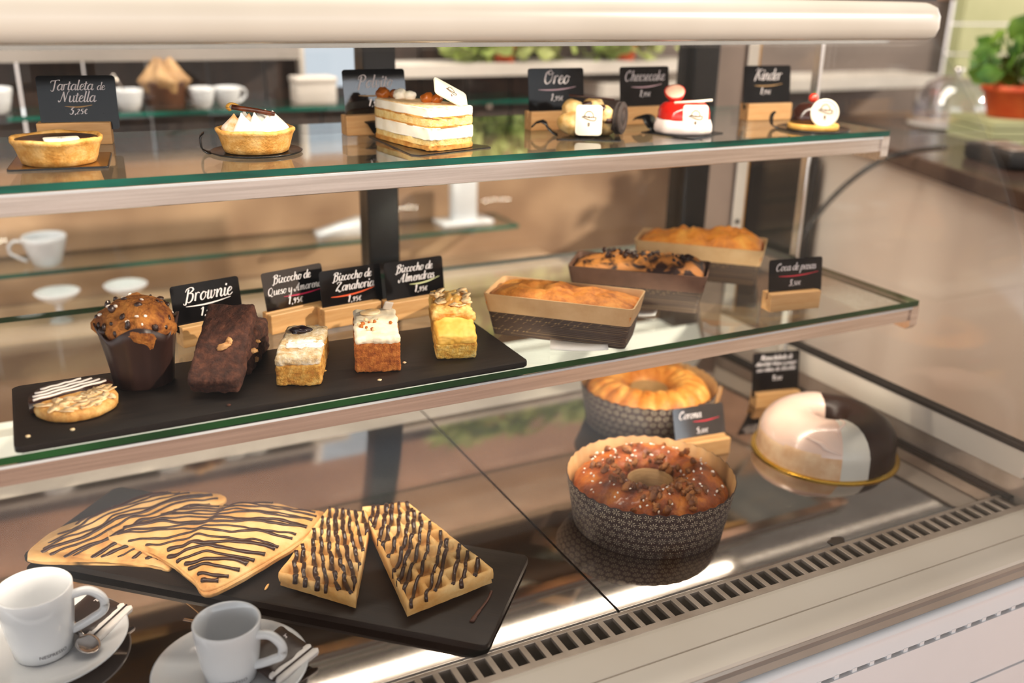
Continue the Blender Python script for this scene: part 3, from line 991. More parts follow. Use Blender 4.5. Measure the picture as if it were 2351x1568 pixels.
# side rail and seal
wpart('side_rail', extr([(.655, .034), (.655, .070), (1.255, .070), (1.255, .034)], 1.060, 1.072), M_SILL, case)
wpart('side_skirt', B(1.062, 1.075, .640, 1.255, -.03, .034), M_GRILLE, case)
wpart('rubber_seal', B(1.0585, 1.0735, .650, 1.255, .0700, .0765), M_BLACKM, case)
wpart('rubber_seal', B(1.0560, 1.0620, .660, 1.255, .0005, .0065), M_BLACKM, case)


def bez(p0, p1, p2, p3, n):
    out = []
    for i in range(n + 1):
        t_ = i / n
        out.append(tuple((1 - t_) ** 3 * a + 3 * (1 - t_) ** 2 * t_ * b + 3 * (1 - t_) * t_ * t_ * c + t_ ** 3 * d for a, b, c, d in zip(p0, p1, p2, p3)))
    return out


curve = bez((.634, .001), (.638, .23), (.75, .43), (.893, .552), 28)
inner = [(y + .0045, z - .001) for y, z in curve]
inner[0] = (.6385, .001)
o = wpart('front_glass', extr(curve + inner[::-1], XL, XR), G_FRONT, case, smooth=True)
flat(o, 40)
side = [(y + .012, z) for y, z in curve if z > .0775] + [(1.252, .552), (1.252, .0765)]
side = [(side[0][0], .0765)] + side
wpart('side_glass', extr(side, 1.0625, 1.0680), G_SIDE, case)
wpart('upright', B(1.0530, 1.0590, 1.082, 1.098, .0, .552, bev=.0015), M_CHROME, case)
# canopy with rounded right end
cp = [(.893, .552), (.900, .549), (.912, .5495), (.930, .551), (.950, .556), (.950, .590), (.935, .5945), (.910, .594), (.896, .589), (.889, .578), (.888, .563)]
bm = bmesh.new()
ends = []
for x, s in ((XL, 1.0), (1.040, 1.0), (1.052, .985), (1.060, .93), (1.064, .80)):
    ends.append([bm.verts.new((x, .918 + (y - .918) * s, .572 + (z - .572) * s)) for y, z in cp])
n = len(cp)
for A_, C_ in zip(ends, ends[1:]):
    for i in range(n):
        bm.faces.new((A_[i], A_[(i + 1) % n], C_[(i + 1) % n], C_[i]))
bm.faces.new(ends[0]); bm.faces.new(ends[-1][::-1])
o = wpart('canopy', bm, M_CANOPY, case, smooth=True)
flat(o, 50)
wpart('top_cover', B(XL, 1.115, .948, 1.33, .5955, .6015), M_BLACKM, case)
wpart('lamp_shield', B(XL, 1.04, .9490, .9515, .5420, .5600), M_BLACKM, case)  # added lip that keeps the strip light's reflection off the price cards

# two lift-out steel deck sheets with a rolled front lip
for x0, x1, lab in ((XL, .4780, 'left brown mirror-bright steel deck sheet under the crepes and waffles'), (.4810, 1.056, 'right steel deck sheet under the three ring cakes')):
    bm = extr([(.6775, -.020), (.6775, -.006), (.6790, -.002), (.6830, .0), (1.254, .0), (1.254, -.0025), (.690, -.0025), (.6815, -.020)], x0, x1)
    o = obj('deck_sheet', bm, M_STEEL, smooth=False)
    flat(o, 30)
    tag(o, lab, 'deck sheet', 'steel deck sheets of the case')


# glass shelves
def glass_shelf(z, y0, lab, edge):
    t = thing('glass_shelf', lab, 'shelf', (.3, (y0 + 1.25) / 2, z), group='glass shelves in the case')
    bm = bmesh.new()
    box(bm, XL + .01, 1.0495, y0, 1.246, z - .007, z)
    bm.normal_update()
    for f in bm.faces:
        f.material_index = 0 if abs(f.normal.z) > .5 else 1
    wpart('glass_board', bm, [G_SHELF, edge], t)
    tr = extr([(y0 - .0012, z - .0075), (y0 - .0012, z - .0090), (y0 + .0010, z - .0100), (y0 + .0010, z - .0275), (y0 + .0030, z - .0285), (y0 + .0200, z - .0285), (y0 + .0200, z - .0270), (y0 + .0035, z - .0270), (y0 + .0035, z - .0075)], XL + .01, 1.036)
    wpart('front_trim', tr, M_BRUSH, t)
    wpart('trim_highlight_lip', B(XL + .01, 1.0365, y0 - .0020, y0 + .001, z - .0100, z - .0076), M_PORC, t)  # lip coloured white to paint the bright highlight along the trim
    wpart('side_arm', extr([(y0 - .0015, z - .0075), (y0 - .0015, z - .034), (y0 + .004, z - .040), (1.25, z - .030), (1.25, z - .0075)], 1.036, 1.0495), M_BRUSH, t)


glass_shelf(ZT, .934, 'upper glass shelf with a teal edge carrying the tarts and small desserts', M_EDGE)
glass_shelf(ZM, .841, 'middle glass shelf with a leaf green edge carrying cake slices and loaves', M_EDGE2)

# unseen board added outside to keep the sun off the lower half of the case
sd = Vector((.674, -.616, 0)).normalized()
sp_ = Vector((-sd.y, sd.x, 0))
o_ = Vector((.33, .83, 0)) + sd * 2.3
t = thing('sun_blocker', 'tall added board out of view that shades the lower half of the case', 'sun blocker', (o_.x, o_.y, -.90), atan2(sp_.y, sp_.x))
obj('board_panel', B(-.56, .56, -.015, .015, .25, 2.145, bev=.004), M_COUNT, t, smooth=False)
for x in (-.50, .50):
    obj('leg', B(x - .03, x + .03, -.03, .03, 0, .30, bev=.004), M_WOOD, t, smooth=False)
obj('foot_bar', B(-.53, .53, -.18, .18, 0, .03, bev=.004), M_WOOD, t, smooth=False)
# ------------------------------------------------------------------ price signs


def sign(label, mid, z, yaw, lines, price, under=None, du=0.0, top=.076, cw=.080, tilt=8, cm=None):
    """wooden block (front bottom edge centred at mid) with a black card in its slot; lines = [(text, letter size, height)]"""
    t = thing('price_sign', label, 'price sign', (mid[0], mid[1], z), rad(yaw), 'price signs in the case')
    bm = bmesh.new()
    box(bm, -.0375, .0375, 0, .0088, 0, .0240, bev=.0012)
    box(bm, -.0375, .0375, .0125, .0215, 0, .0240, bev=.0012)
    box(bm, -.0372, .0372, .0080, .0132, .0004, .0140)
    obj('wood_block', bm, M_WOOD, t, smooth=False)
    tl = rad(tilt)
    up = Vector((0, sin(tl), cos(tl)))
    nf = Vector((0, -cos(tl), sin(tl)))
    o0 = Vector((du, .0098, .0))

    def P(u, v, off=.0):
        return o0 + Vector((u, 0, 0)) + up * v + nf * off
    bm = bmesh.new()
    ol = rrect(-cw / 2, cw / 2, .0150, top, .0035, 4)
    a = [bm.verts.new(P(x, y, .0004)) for x, y in ol]
    b = [bm.verts.new(P(x, y, -.0004)) for x, y in ol]
    bm.faces.new(a); bm.faces.new(b[::-1])
    for i in range(len(ol)):
        bm.faces.new((a[i], b[i], b[(i + 1) % len(ol)], a[(i + 1) % len(ol)]))
    obj('card', bm, cm or M_CARD, t, smooth=False)
    bm = bmesh.new()
    f = lambda x, y: P(x, y, .0008)
    for s, size, y, *dx in lines:
        write(bm, s, size, dx[0] if dx else 0, y, f)
    s, size, y, px = price
    if s:
        x = write(bm, s[0], size * 1.45, px, y, f, align='l', thick=.26)
        write(bm, s[1:], size, x, y, f, align='l', thick=.24)
    obj('lettering', bm, M_CHALK, t, smooth=False)
    if under:
        m, x0, x1, y, up_ = under
        bm = bmesh.new()
        n = 16
        pr = None
        for i in range(n + 1):
            q = i / n
            yy = y + up_ * (q ** 2) - .0012 * sin(q * pi)
            w = .0004 + .0013 * sin(pi * min(1, q * 1.1)) ** .7 if q < .9 else .0004 + .0006 * (1 - q) * 10
            p = (bm.verts.new(f(x0 + (x1 - x0) * q, yy + w / 2)), bm.verts.new(f(x0 + (x1 - x0) * q, yy - w / 2)))
            if pr:
                bm.faces.new((pr[0], pr[1], p[1], p[0]))
            pr = p
        obj('underline', bm, m, t, smooth=False)
    return t


sign('black price card reading Tartaleta in a wooden block behind the dark filled tart', (.051, 1.156), ZT, -9.5,
     [('Tartaleta', .0063, .0575, -.005), ('de', .0048, .0575, .0245), ('Nutella', .0066, .0450, -.001)], ('3,25€', .0040, .0320, -.010), (M_GOLDP, -.014, .014, .0405, .001), .006, .073)
sign('black price card reading Polvito behind the cream cake slice', (.386, 1.124), ZT, 1.2,
     [('Polvito', .0086, .0550)], ('1,95€', .0042, .0330, -.010), (M_GOLDP, -.022, .024, .0460, .001), .006, .0765, tilt=9, cm=M_CARDG)
sign('black price card reading Oreo behind the dessert with the dark cookie', (.619, 1.088), ZT, -2.8,
     [('Oreo', .0100, .0570)], ('1,95€', .0042, .0360, -.009), (M_PINKP, -.026, .028, .0500, .003), .005, .0765)
sign('black price card reading Cheesecake behind the red dome dessert', (.765, 1.098), ZT, -.2,
     [('Cheesecake', .0078, .0570)], ('1,95€', .0042, .0360, -.009), (M_PINKP, -.022, .028, .0490, .003), .004, .0755)
sign('black price card reading Kinder, rightmost on the upper glass shelf', (.962, 1.076), ZT, -5.2,
     [('Kinder', .0090, .0555)], ('1,95€', .0042, .0360, -.012), (M_GOLDP, -.022, .026, .0480, .002), .002, .0755)
sign('black price card reading Brownie behind the muffin and the brownies', (.164, 1.057), ZM, 12.3,
     [('Brownie', .0090, .0480, .002)], ('1,95€', .0046, .0300, -.010), (M_CHALK, -.025, .028, .0430, .003), 0, .0680)
sign('black price card reading Bizcocho de Queso y Amarena in a wooden block', (.263, 1.062), ZM, 14.5,
     [('Bizcocho de', .0056, .0555, -.002), ('Queso y Amarena', .0052, .0425, .000)], ('1,95€', .0046, .0285, -.012), (M_CRIM, -.016, .034, .0385, .001), .006, .0700, tilt=13, cm=M_CARDG)
sign('black price card reading Bizcocho de Zanahoria with an orange underline', (.325, 1.051), ZM, 7.4,
     [('Bizcocho de', .0057, .0530, .002), ('Zanahoria', .0062, .0405, .004)], ('1,95€', .0042, .0255, -.007), (M_ORNG, -.028, .030, .0345, .005), .006, .0670)
sign('black price card reading Bizcocho de Almendras with a pale green underline', (.404, 1.045), ZM, 5.7,
     [('Bizcocho de', .0056, .0560, .000), ('Almendras', .0060, .0440, .002)], ('1,95€', .0042, .0295, -.002), (M_LIME, -.008, .034, .0400, .005), .006, .0700)
sign('black price card with an orange-red underline, right of the loaf cakes', (.862, .877), ZM, -8.4,
     [('Coca de pasas', .0056, .0500)], ('3,50€', .0040, .0300, -.010), (M_RED, -.026, .034, .0430, .003), .006, .0650)
sign('black price card with three text lines, behind the half white ring cake', (.986, 1.013), 0, -11.8,
     [('Rosca helada de', .0044, .0730), ('chocolate blanco y negro', .0038, .0640), ('con relleno de chocolate', .0038, .0550)], ('9,00€', .0040, .0400, -.006), None, .000, .0850)
sign('black price card reflecting blue sky, behind the nut covered ring cake', (.778, .922), 0, -6.4,
     [('Corona', .0062, .0520, -.014)], ('5,00€', .0042, .0300, -.006), (M_RED, -.010, .032, .0470, .002), 0, .0680, tilt=20, cm=M_CARDG)

# ------------------------------------------------------------------ small desserts on the upper shelf


def shell(name, parent):
    def wob(a, r, z):
        return r * (1 + .006 * sin(7 * a) + .004 * sin(19 * a)), z + (.0007 * sin(5 * a + 1) if z > .015 else 0)
    pr = [(0, 0), (.0310, 0), (.0335, .0012), (.0352, .0060), (.0385, .0175), (.0402, .0205), (.0416, .0225), (.0415, .0248), (.0398, .0258), (.0378, .0246), (.0368, .0215), (.0350, .0170), (0, .0165)]
    return obj(name, rough(lathe(pr, 96, wob), .0005, 160, 1.3), M_CRUST, parent)


def plaque(parent, w, h, th, loc, rot, name='white_chocolate_plaque', roundp=False, emb=.9):
    if roundp:
        bm = lathe([(0, -th), (w * .47, -th), (w / 2, -th * .6), (w / 2, -th * .2), (w * .47, 0), (w * .44, 0), (w * .42, -.0006), (0, -.0006)], 48)
    else:
        bm = prism(rrect(-w / 2, w / 2, -h / 2, h / 2, min(w, h) * .12), -th, 0, bev=.0005)
    p = obj(name, bm, M_WHITECH, parent, loc=loc, rot=rot)
    flat(p, 30)
    bm = bmesh.new()
    emblem(bm, min(w, h) * emb * .62, lambda x, y: Vector((x, y + .1 * h, .0005)))
    obj('emblem', bm, M_EMBL, p, smooth=False)
    return p


# tart with dark filling
t = thing('dark_filled_tart', 'round shortcrust tart filled with dark chocolate on a square gold board', 'tart', (.029, 1.032, ZT + .0022), .2)
shell('pastry_shell', t)
obj('filling', rough(lathe([(0, .0242), (.02, .0241), (.034, .0238), (.0375, .0234), (.0365, .018), (0, .0175)], 72), .0005, 70, 2), M_GANACHE, t)
plaque(t, .031, .015, .0020, (-.002, -.0255, .0265), (rad(4), 0, rad(-8)), emb=.8)
t = thing('cake_board', 'square dark edged gold board under the dark filled tart', 'cake board', (.031, 1.044, ZT), rad(-7))
obj('board', prism(rrect(-.0445, .0445, -.0445, .0445, .003), 0, .0020, bev=.0004), M_BLACK, t, smooth=False)
obj('gold_face', prism(rrect(-.0435, .0435, -.0435, .0435, .003), .0017, .00215), mat('gold_card', '8a5c24', 'a8742e', rough=.25, metal=.7), t, smooth=False)


def dessert_tray(label, loc, rotz, kind):
    t = thing('dessert_tray', label, 'tray', loc, rotz, 'small black dessert trays')
    bm = bmesh.new()
    if kind == 'round':
        bm = lathe([(0, 0), (.044, 0), (.0475, .0012), (.0485, .0025), (.0475, .0030), (.044, .0014), (0, .0012)], 64)
    elif kind == 'square':
        prism(rrect(-.039, .039, -.039, .039, .004), 0, .0013, bm)
    else:
        prism([(-.012, -.085), (.012, -.085), (.054, .060), (.050, .070), (-.050, .070), (-.054, .060)], 0, .0013, bm)
    obj('plate', bm, M_BLACK, t, smooth=kind == 'round')
    # finger tab curling up
    x0 = {'round': .0470, 'square': .0380, 'wedge': .083}[kind]
    w = {'round': .010, 'square': .013, 'wedge': .0125}[kind]
    bm = bmesh.new()
    rows = []
    w = .0150 if kind == 'square' else w
    prof_ = ((0, .0008), (.006, .0030), (.012, .0085), (.016, .0140), (.021, .0165), (.028, .0145), (.033, .0095)) if kind == 'square' else ((0, .0008), (.004, .0012), (.008, .0040), (.0105, .0090), (.0110, .0140), (.0100, .0185), (.0075, .0210)) if kind != 'wedge' else \
        ((-.03, .0008), (-.012, .006), (.004, .014), (.016, .0165), (.028, .011), (.036, .004), (.040, .0015))
    for i, (dx, dz) in enumerate(prof_):
        ww = w * (1 - .04 * i) * (1.25 if kind == 'wedge' and i < 2 else 1)
        th = .0012 if kind == 'wedge' else .0022
        ox = -th if i > 2 and kind != 'wedge' else 0
        rows.append([bm.verts.new((x0 + dx, -ww, dz)), bm.verts.new((x0 + dx, 0, dz + .0012)), bm.verts.new((x0 + dx, ww, dz)),
                     bm.verts.new((x0 + dx + ox, ww, dz + .0012)), bm.verts.new((x0 + dx + ox, 0, dz + .0026)), bm.verts.new((x0 + dx + ox, -ww, dz + .0012))])
    for a, b in zip(rows, rows[1:]):
        for i in range(6):
            bm.faces.new((a[i], a[(i + 1) % 6], b[(i + 1) % 6], b[i]))
    bm.faces.new(rows[0]); bm.faces.new(rows[-1][::-1])
    obj('finger_tab', bm, M_BLACK, t, rot=(0, 0, 0 if kind != 'wedge' else rad(-90)))
    return t


# meringue tart
dessert_tray('round black tray with a curled tab under the meringue tart', (.222, 1.041, ZT), rad(172), 'round')
t = thing('meringue_tart', 'round shortcrust tart topped with white meringue peaks and a chocolate roll', 'tart', (.222, 1.041, ZT + .0014), .5)
shell('pastry_shell', t)
obj('filling', lathe([(0, .0225), (.03, .0222), (.0368, .020), (.036, .017), (0, .0165)], 48), mat('lemon_filling', 'c07a20', 'd8902c', rough=.4), t)
rnd = random.Random(5)
for k in range(9):
    if k < 6:
        a = 2 * pi * k / 6 + .35; q = .0220
    else:
        a = 2 * pi * k / 3; q = .0080
    r = rnd.uniform(.0118, .0140)
    h = rnd.uniform(.0175, .0215)
    pr = [(0, 0), (r, 0), (r * 1.02, .002), (r * .92, .0045), (r * .66, h * .45), (r * .38, h * .68), (r * .16, h * .86), (.0006, h), (0, h)]
    dx = rnd.uniform(-.002, .002)
    o = obj('meringue_peak', lathe(pr, 24, lambda a_, r_, z_: (r_ * (1 + .05 * sin(3 * a_)), z_)), M_MERING if k not in (2, 7) else mat('toasted_meringue', 'e0a860', 'fbeedd', rough=.5, scale=90), t,
            loc=(q * cos(a), q * sin(a), .0215))
    o.rotation_euler = (rnd.uniform(-.15, .15), rnd.uniform(-.15, .15), rnd.uniform(0, 6))
bm = tube([(-.020, .010, .046), (-.010, .004, .0442), (.002, -.001, .0425), (.020, -.008, .0385)], [.0028, .0027, .0026, .0025], 14)
o = obj('chocolate_roll', bm, mat('striped_chocolate_roll', '3a160a', '6a3418', rough=.3, scale=200), t, rot=(0, 0, -.45))
obj('caramel_curl', tube(spline([(-.022, .012, .0425), (-.025, .010, .0460), (-.021, .012, .0490), (-.015, .010, .0475), (-.011, .008, .0430)], 6), .0024, 10, flatz=.6), M_GOLDB if False else mat('caramel_curl', 'c08a34', 'dca850', rough=.3), t, rot=(0, 0, -.45))

# layered cream slice: wedge, thin end to the far left
wx = Vector((.0385, -.145, 0)).normalized()
t = thing('cream_cake_slice', 'wedge of layered cream cake with caramel dots and a white plaque', 'cake slice', (.406, 1.036, ZT + .0018), atan2(wx.x, -wx.y) )
# local: -y points to the wide front end
t.rotation_euler = (0, 0, atan2(wx.y, wx.x) + pi / 2)


def wedge_outline(g=0.0, n=14, seed=0):
    pts = []
    base = [(-.020, .058), (-.012, .067), (.008, .069), (.018, .060), (.029, .012), (.036, -.055), (.031, -.066), (-.0, -.069), (-.026, -.066), (-.031, -.056), (-.027, .01)]
    P = [Vector((x * .90 * (1 + g), (y + .004) * .95 * (1 + g * .4), 0)) for x, y in base]
    P = P + [P[0]]
    out = spline(P, n)[:-1]
    return [(p.x + .0019 * noise.noise(p * 120 + Vector((seed, 0, 0))), p.y + .0019 * noise.noise(p * 120 + Vector((0, seed, 0)))) for p in out]


for nm, z0, z1, g, m_, sd in (('pastry_base', 0, .0055, .02, M_LAYER, 1), ('sponge_layer', .0050, .0120, -.01, M_SPONGE, 2), ('cream_layer', .0115, .0245, .03, M_CREAM, 3),
                              ('thin_layer', .0240, .0262, .0, M_LAYER, 4), ('sponge_layer', .0258, .0345, .01, M_SPONGE, 5), ('thin_layer', .0340, .0362, .01, M_LAYER, 7), ('top_cream', .0358, .0450, .02, M_CREAM, 6)):
    obj(nm, prism(wedge_outline(g, 6, sd), z0, z1, bev=.0016 if z1 - z0 > .005 else .0006), m_, t)
obj('dusted_top', prism(wedge_outline(-.10, 6, 9), .0445, .0462, bev=.0008), mat('biscuit_dust', 'dcae74', 'f0d0a0', rough=.9, scale=200, bump=.5), t)
for x, y, m_, r in ((-.006, .060, M_CARAM, .0085), (.004, .052, M_CARAM, .006), (.002, .036, M_CREAM, .0085), (.008, .026, M_CREAM, .0070), (.006, -.010, M_CARAM, .0080), (.012, -.020, M_CARAM, .0065)):
    obj('caramel_dot' if m_ is M_CARAM else 'cream_dot', blob(r, int(x * 9999) % 17, (1, 1, .85), .30, 3, 2.2), m_, t, loc=(x, y, .0500))
plaque(t, .044, .026, .0020, (.012, -.046, .0590), (rad(40), rad(27), rad(-12)), emb=.9)
dessert_tray('wedge shaped black tray curling up under the layered cream slice', (.406, 1.036, ZT), t.rotation_euler.z + pi, 'wedge')

# cluster of cream buns with the dark cookie
dessert_tray('square black tray with a curled tab under the dark cookie dessert', (.628, 1.026, ZT), rad(150), 'square')
t = thing('cookie_dessert', 'cream bun dessert with a square white plaque and a dark cookie wheel', 'dessert', (.628, 1.026, ZT + .0015), rad(-24))
for i, (x, y, z, r) in enumerate(((-.022, -.004, .015, .0165), (-.020, .006, .030, .013), (.000, .004, .017, .017), (.020, .002, .014, .015), (.006, .008, .033, .0125), (.018, -.008, .026, .0115), (-.006, -.012, .013, .012), (-.008, .016, .014, .014), (.014, .018, .014, .014))):
    obj('cream_bun', blob(r, i + 2, (1, 1, .95), .22, 3, 1.5), M_PROF, t, loc=(x, y, z))
for i, (x, y, z, r) in enumerate(((.012, -.012, .033, .0065), (.022, -.014, .020, .0055), (-.002, .000, .037, .006), (.028, -.006, .011, .0055), (.004, -.016, .024, .005))):
    obj('chocolate_lump', blob(r, i + 30, (1.2, 1, .8), .3, 2), M_CHOC, t, loc=(x, y, z))
bm = bmesh.new()
cook = [(0, -.0045), (.0185, -.0045), (.0198, -.0035), (.0198, -.0015), (.0180, -.0012), (.0180, .0012), (.0198, .0015), (.0198, .0035), (.0185, .0045), (.0165, .0042), (.0160, .0048), (.0120, .0048), (.0115, .0042), (.0070, .0042), (.0065, .0048), (0, .0048)]
obj('dark_cookie', lathe(cook, 56, lambda a, r, z: (r * (1 + (.012 * sin(26 * a) if r > .019 else 0)), z)), M_COOKIE, t, loc=(.0385, -.002, .0215), rot=(rad(90), rad(8), rad(64)))
plaque(t, .032, .036, .0025, (-.003, -.0240, .0210), (rad(82), 0, rad(-6)))
obj('chocolate_stick', tube([(-.026, -.002, .0480), (.030, -.004, .0440)], .0014, 8), M_CHOC, t)

# white and red dome with strawberry
dessert_tray('square black tray with a raised tab under the red glazed dome', (.760, 1.010, ZT), rad(112), 'square')
t = thing('strawberry_dome', 'red glazed dome dessert on a white base with half a strawberry', 'dessert', (.760, 1.010, ZT + .0015), rad(-28))


def flute(a, r, z):
    return r * (1 + .02 * sin(10 * a) * (1 if z < .017 else 0)), z


obj('white_base', lathe([(0, 0), (.0350, 0), (.0375, .003), (.0372, .010), (.0345, .0165), (.0325, .018), (0, .018)], 80, flute), mat('pink_white_mousse', 'eedcd4', 'f6e8e2', rough=.4, scale=20), t)
obj('red_dome', lathe([(0, .0390), (.018, .0387), (.0260, .0370), (.0308, .0325), (.0330, .0265), (.0335, .0190), (.0335, .0172), (0, .0172)], 64), M_REDGL, t)
sb = obj('strawberry_half', lathe([(0, -.0115), (.005, -.0105), (.0095, -.0070), (.0125, -.0025), (.0134, .0015), (.0128, .0030), (0, .0030)], 40, lambda a, r, z: (r * (1 + .04 * sin(3 * a)), z)), M_STRAW, t, loc=(-.013, .002, .0485), rot=(rad(38), rad(-6), 0))
obj('strawberry_flesh', lathe([(0, .0042), (.004, .0041), (.0075, .0036), (.0120, .0032), (.0120, .0026), (0, .0026)], 36), M_STRAWI, sb)
plaque(t, .032, .034, .0025, (.010, -.0330, .0205), (rad(83), 0, rad(6)))
for k, (y, a) in enumerate(((-.020, .05), (-.010, .28))):
    obj('white_stick', tube([(-.016 + k * .02, y, .0385), (.022 + k * .012, y + a * .02, .0410)], .0015, 8), M_WHITECH, t)

# chocolate dome with a round plaque
dessert_tray('round black tray under the chocolate dome with round plaque', (.952, .978, ZT), rad(150), 'round')
t = thing('chocolate_dome', 'small chocolate dome on a biscuit disc with a round white plaque', 'dessert', (.952, .978, ZT + .0014), rad(-30))
obj('biscuit_disc', rough(lathe([(0, 0), (.0325, 0), (.0335, .0015), (.0335, .0055), (.032, .0072), (0, .0074)], 64), .0004, 150), M_BISC, t)
obj('dome', lathe([(0, .0335), (.008, .0328), (.0145, .0300), (.0190, .0245), (.0212, .0165), (.0215, .0074), (0, .0074)], 48), M_CHDOME, t, loc=(-.009, .002, 0))
plaque(t, .0365, .0365, .0028, (.0075, -.0235, .0235), (rad(80), 0, rad(-4)), 'round_plaque', True, .85)
b_ = obj('redcurrant', blob(.0062, 2, amp=.02), M_BERRY, t, loc=(-.004, .000, .0400))
obj('stem', tube([(0, 0, .005), (.001, 0, .009)], .0006, 5), M_LEAF, b_)
for k in range(2):
    obj('white_stick', tube([(-.008, -.012 + k * .004, .018 + k * .004), (.004, -.019, .022 + k * .006)], .0008, 6), M_WHITECH, t)

# ------------------------------------------------------------------ middle shelf: slate board with slices
t = thing('slate_board', 'long dark slate board on the middle glass shelf under the cake slices', 'serving board', (.207, .920, ZM))
bm = prism(rrect(-.2515, .2475, -.0765, .0715, .006), 0, .0060, bev=.0012)
o = obj('board', bm, M_SLATE, t)
flat(o, 30)
TZ = ZM + .0060

# almond florentine half dipped in chocolate
t = thing('almond_florentine', 'flat round almond biscuit half dipped in chocolate with white lines', 'biscuit', (.010, .913, TZ), rad(20))
bm = rough(lathe([(0, 0), (.034, 0), (.0365, .002), (.0368, .006), (.035, .0095), (.028, .0108), (.015, .0112), (0, .0112)], 72), .0010, 120, 3, amp2=.0006, scale2=300)
obj('biscuit', bm, M_FLOR, t)
rnd = random.Random(11)
fl = bmesh.new()
bmesh.ops.create_circle(fl, cap_ends=True, segments=14, radius=1)
for v in fl.verts:
    v.co = Vector((v.co.x * .0075 * (1 - .25 * v.co.x), v.co.y * .0038, .0010 * (1 - (v.co.x ** 2))))
ext = bmesh.ops.extrude_face_region(fl, geom=fl.faces[:])
for v in [g for g in ext['geom'] if isinstance(g, bmesh.types.BMVert)]:
    v.co.z += .0008
flake = obj('almond_flake', fl, M_ALMF, t)
nflake = 0
for k in range(76):
    a = rnd.uniform(pi * .93, pi * 2.12); q = .032 * sqrt(rnd.random())
    o = flake if nflake == 0 else flake.copy()
    if nflake:
        COL.objects.link(o)
    nflake += 1
    o.location = (q * cos(a), q * sin(a), .0100 + rnd.uniform(0, .0012))
    o.rotation_euler = (rnd.uniform(-.14, .14), rnd.uniform(-.14, .14), rnd.uniform(0, 6.3))
    o.scale = (.85, .85, .85)
hp = [(.0395 * cos(rad(a)), .0395 * sin(rad(a))) for a in range(8, 173, 6)]
bm = rough(prism([(x, y + .002) for x, y in hp], .0015, .0136, bev=.003, seg=3), .0006, 90)
obj('chocolate_dip', bm, M_CHOC, t)
for k in range(4):
    y = .0105 + k * .0070
    half = sqrt(max(0, .0375 ** 2 - y * y)) * .95
    pts = [(-half + 2 * half * i / 10, y + .0009 * sin(i * 1.9 + k), .0142) for i in range(11)]
    obj('icing_line', tube(pts, .0012, 6), M_WCHOCD, t)

# chocolate chip muffin
t = thing('chocolate_chip_muffin', 'chocolate chip muffin in a dark brown tulip paper wrapper', 'muffin', (.075, .957, TZ), rad(-95))


def petal(a, r, z):
    k = max(0, (z - .030) / .036)
    lift = .014 * abs(cos(2 * a)) ** 1.3 - .012
    return r * (1 + .03 * sin(4 * a + .5) * k + .012 * sin(13 * a)), z + lift * k


wr = [(0, 0), (.0285, 0), (.0290, .001), (.0305, .018), (.0330, .036), (.0360, .054), (.0388, .066), (.0376, .066), (.0350, .054), (.0320, .036), (.0295, .018), (0, .004)]
obj('paper_wrapper', rough(lathe(wr, 96, petal), .0007, 70, 5), M_WRAP, t)


def mdome(a, r, z):
    return r * (1 + .05 * sin(3 * a + .6) + .025 * sin(7 * a)), z


mp = [(0, .0885), (.008, .0880), (.017, .0855), (.026, .0800), (.0330, .0725), (.0372, .0650), (.0380, .0600), (.0360, .0540), (.0330, .0480), (.0310, .040), (0, .040)]
obj('muffin_top', rough(lathe(mp, 96, mdome), .0042, 55, 2, amp2=.0018, scale2=150), M_MUFF, t)
rnd = random.Random(21)


def on_dome(a, q):
    """point and tilt on the muffin crown, q 0 = top .. 1 = brim"""
    r = .037 * sin(q * pi / 2) * (1 + .05 * sin(3 * a + .6))
    return (r * cos(a), r * sin(a), .0625 + .0265 * cos(q * pi / 2))


chip = sug = None
for k in range(54):
    a, q = rnd.uniform(0, 2 * pi), sqrt(rnd.uniform(.02, 1))
    x, y, z = on_dome(a, q)
    if k % 3 != 2:
        o = obj('chocolate_chip', blob(.0034, 3, (1, 1, .8), .2, 2), M_CHIP, t) if chip is None else chip.copy()
        if chip is not None:
            COL.objects.link(o)
        chip = chip or o
        s = rnd.uniform(.7, 1.35)
    else:
        o = obj('sugar_grain', blob(.0017, 5, (1, 1.2, .9), .3, 2), M_SUGAR, t) if sug is None else sug.copy()
        if sug is not None:
            COL.objects.link(o)
        sug = sug or o
        s = rnd.uniform(.7, 1.2)
    o.location = (x * .97, y * .97, z - .0012 if k % 3 != 2 else z + .0002)
    o.scale = (s, s, s * .7)
    o.rotation_euler = (rnd.uniform(0, 3), rnd.uniform(0, 3), 0)


# brownies
def brownie(label, loc, rot, L_, W_, H_, seed, walnuts):
    t = thing('brownie', label, 'brownie', loc, group='brownie bars')
    t.rotation_euler = rot
    bm = subdiv_box(W_, L_, H_, (26, 26, 26), .004)
    rough(bm, .0020, 70, seed, amp2=.0013, scale2=260)
    for v in bm.verts:
        v.co.y += L_ / 2
    obj('crumb', bm, M_BROWN, t)
    for i, (x, y, z, s) in enumerate(walnuts):
        obj('walnut_piece', blob(.0046 * s, i + seed, (1.4, .8, .7), .45, 3, 2.0), M_WALNUT, t, loc=(x, y, z), rot=(0, 0, i * 1.3 + .5))
    return t


b1 = brownie('dark brownie bar leaning on another one, walnut piece on its face', (.133, .890, TZ + .0006), (rad(31), 0, rad(-27)), .100, .049, .021, 3,
             ((.004, .042, .0215, 1.0), (.008, .049, .0215, .8)))
brownie('dark brownie bar lying behind the leaning brownie', (.152, .938, TZ), (0, 0, rad(-27)), .080, .052, .036, 8, ((.026, .012, .022, .9), (.0265, .020, .010, .8), (.026, .03, .026, .6)))


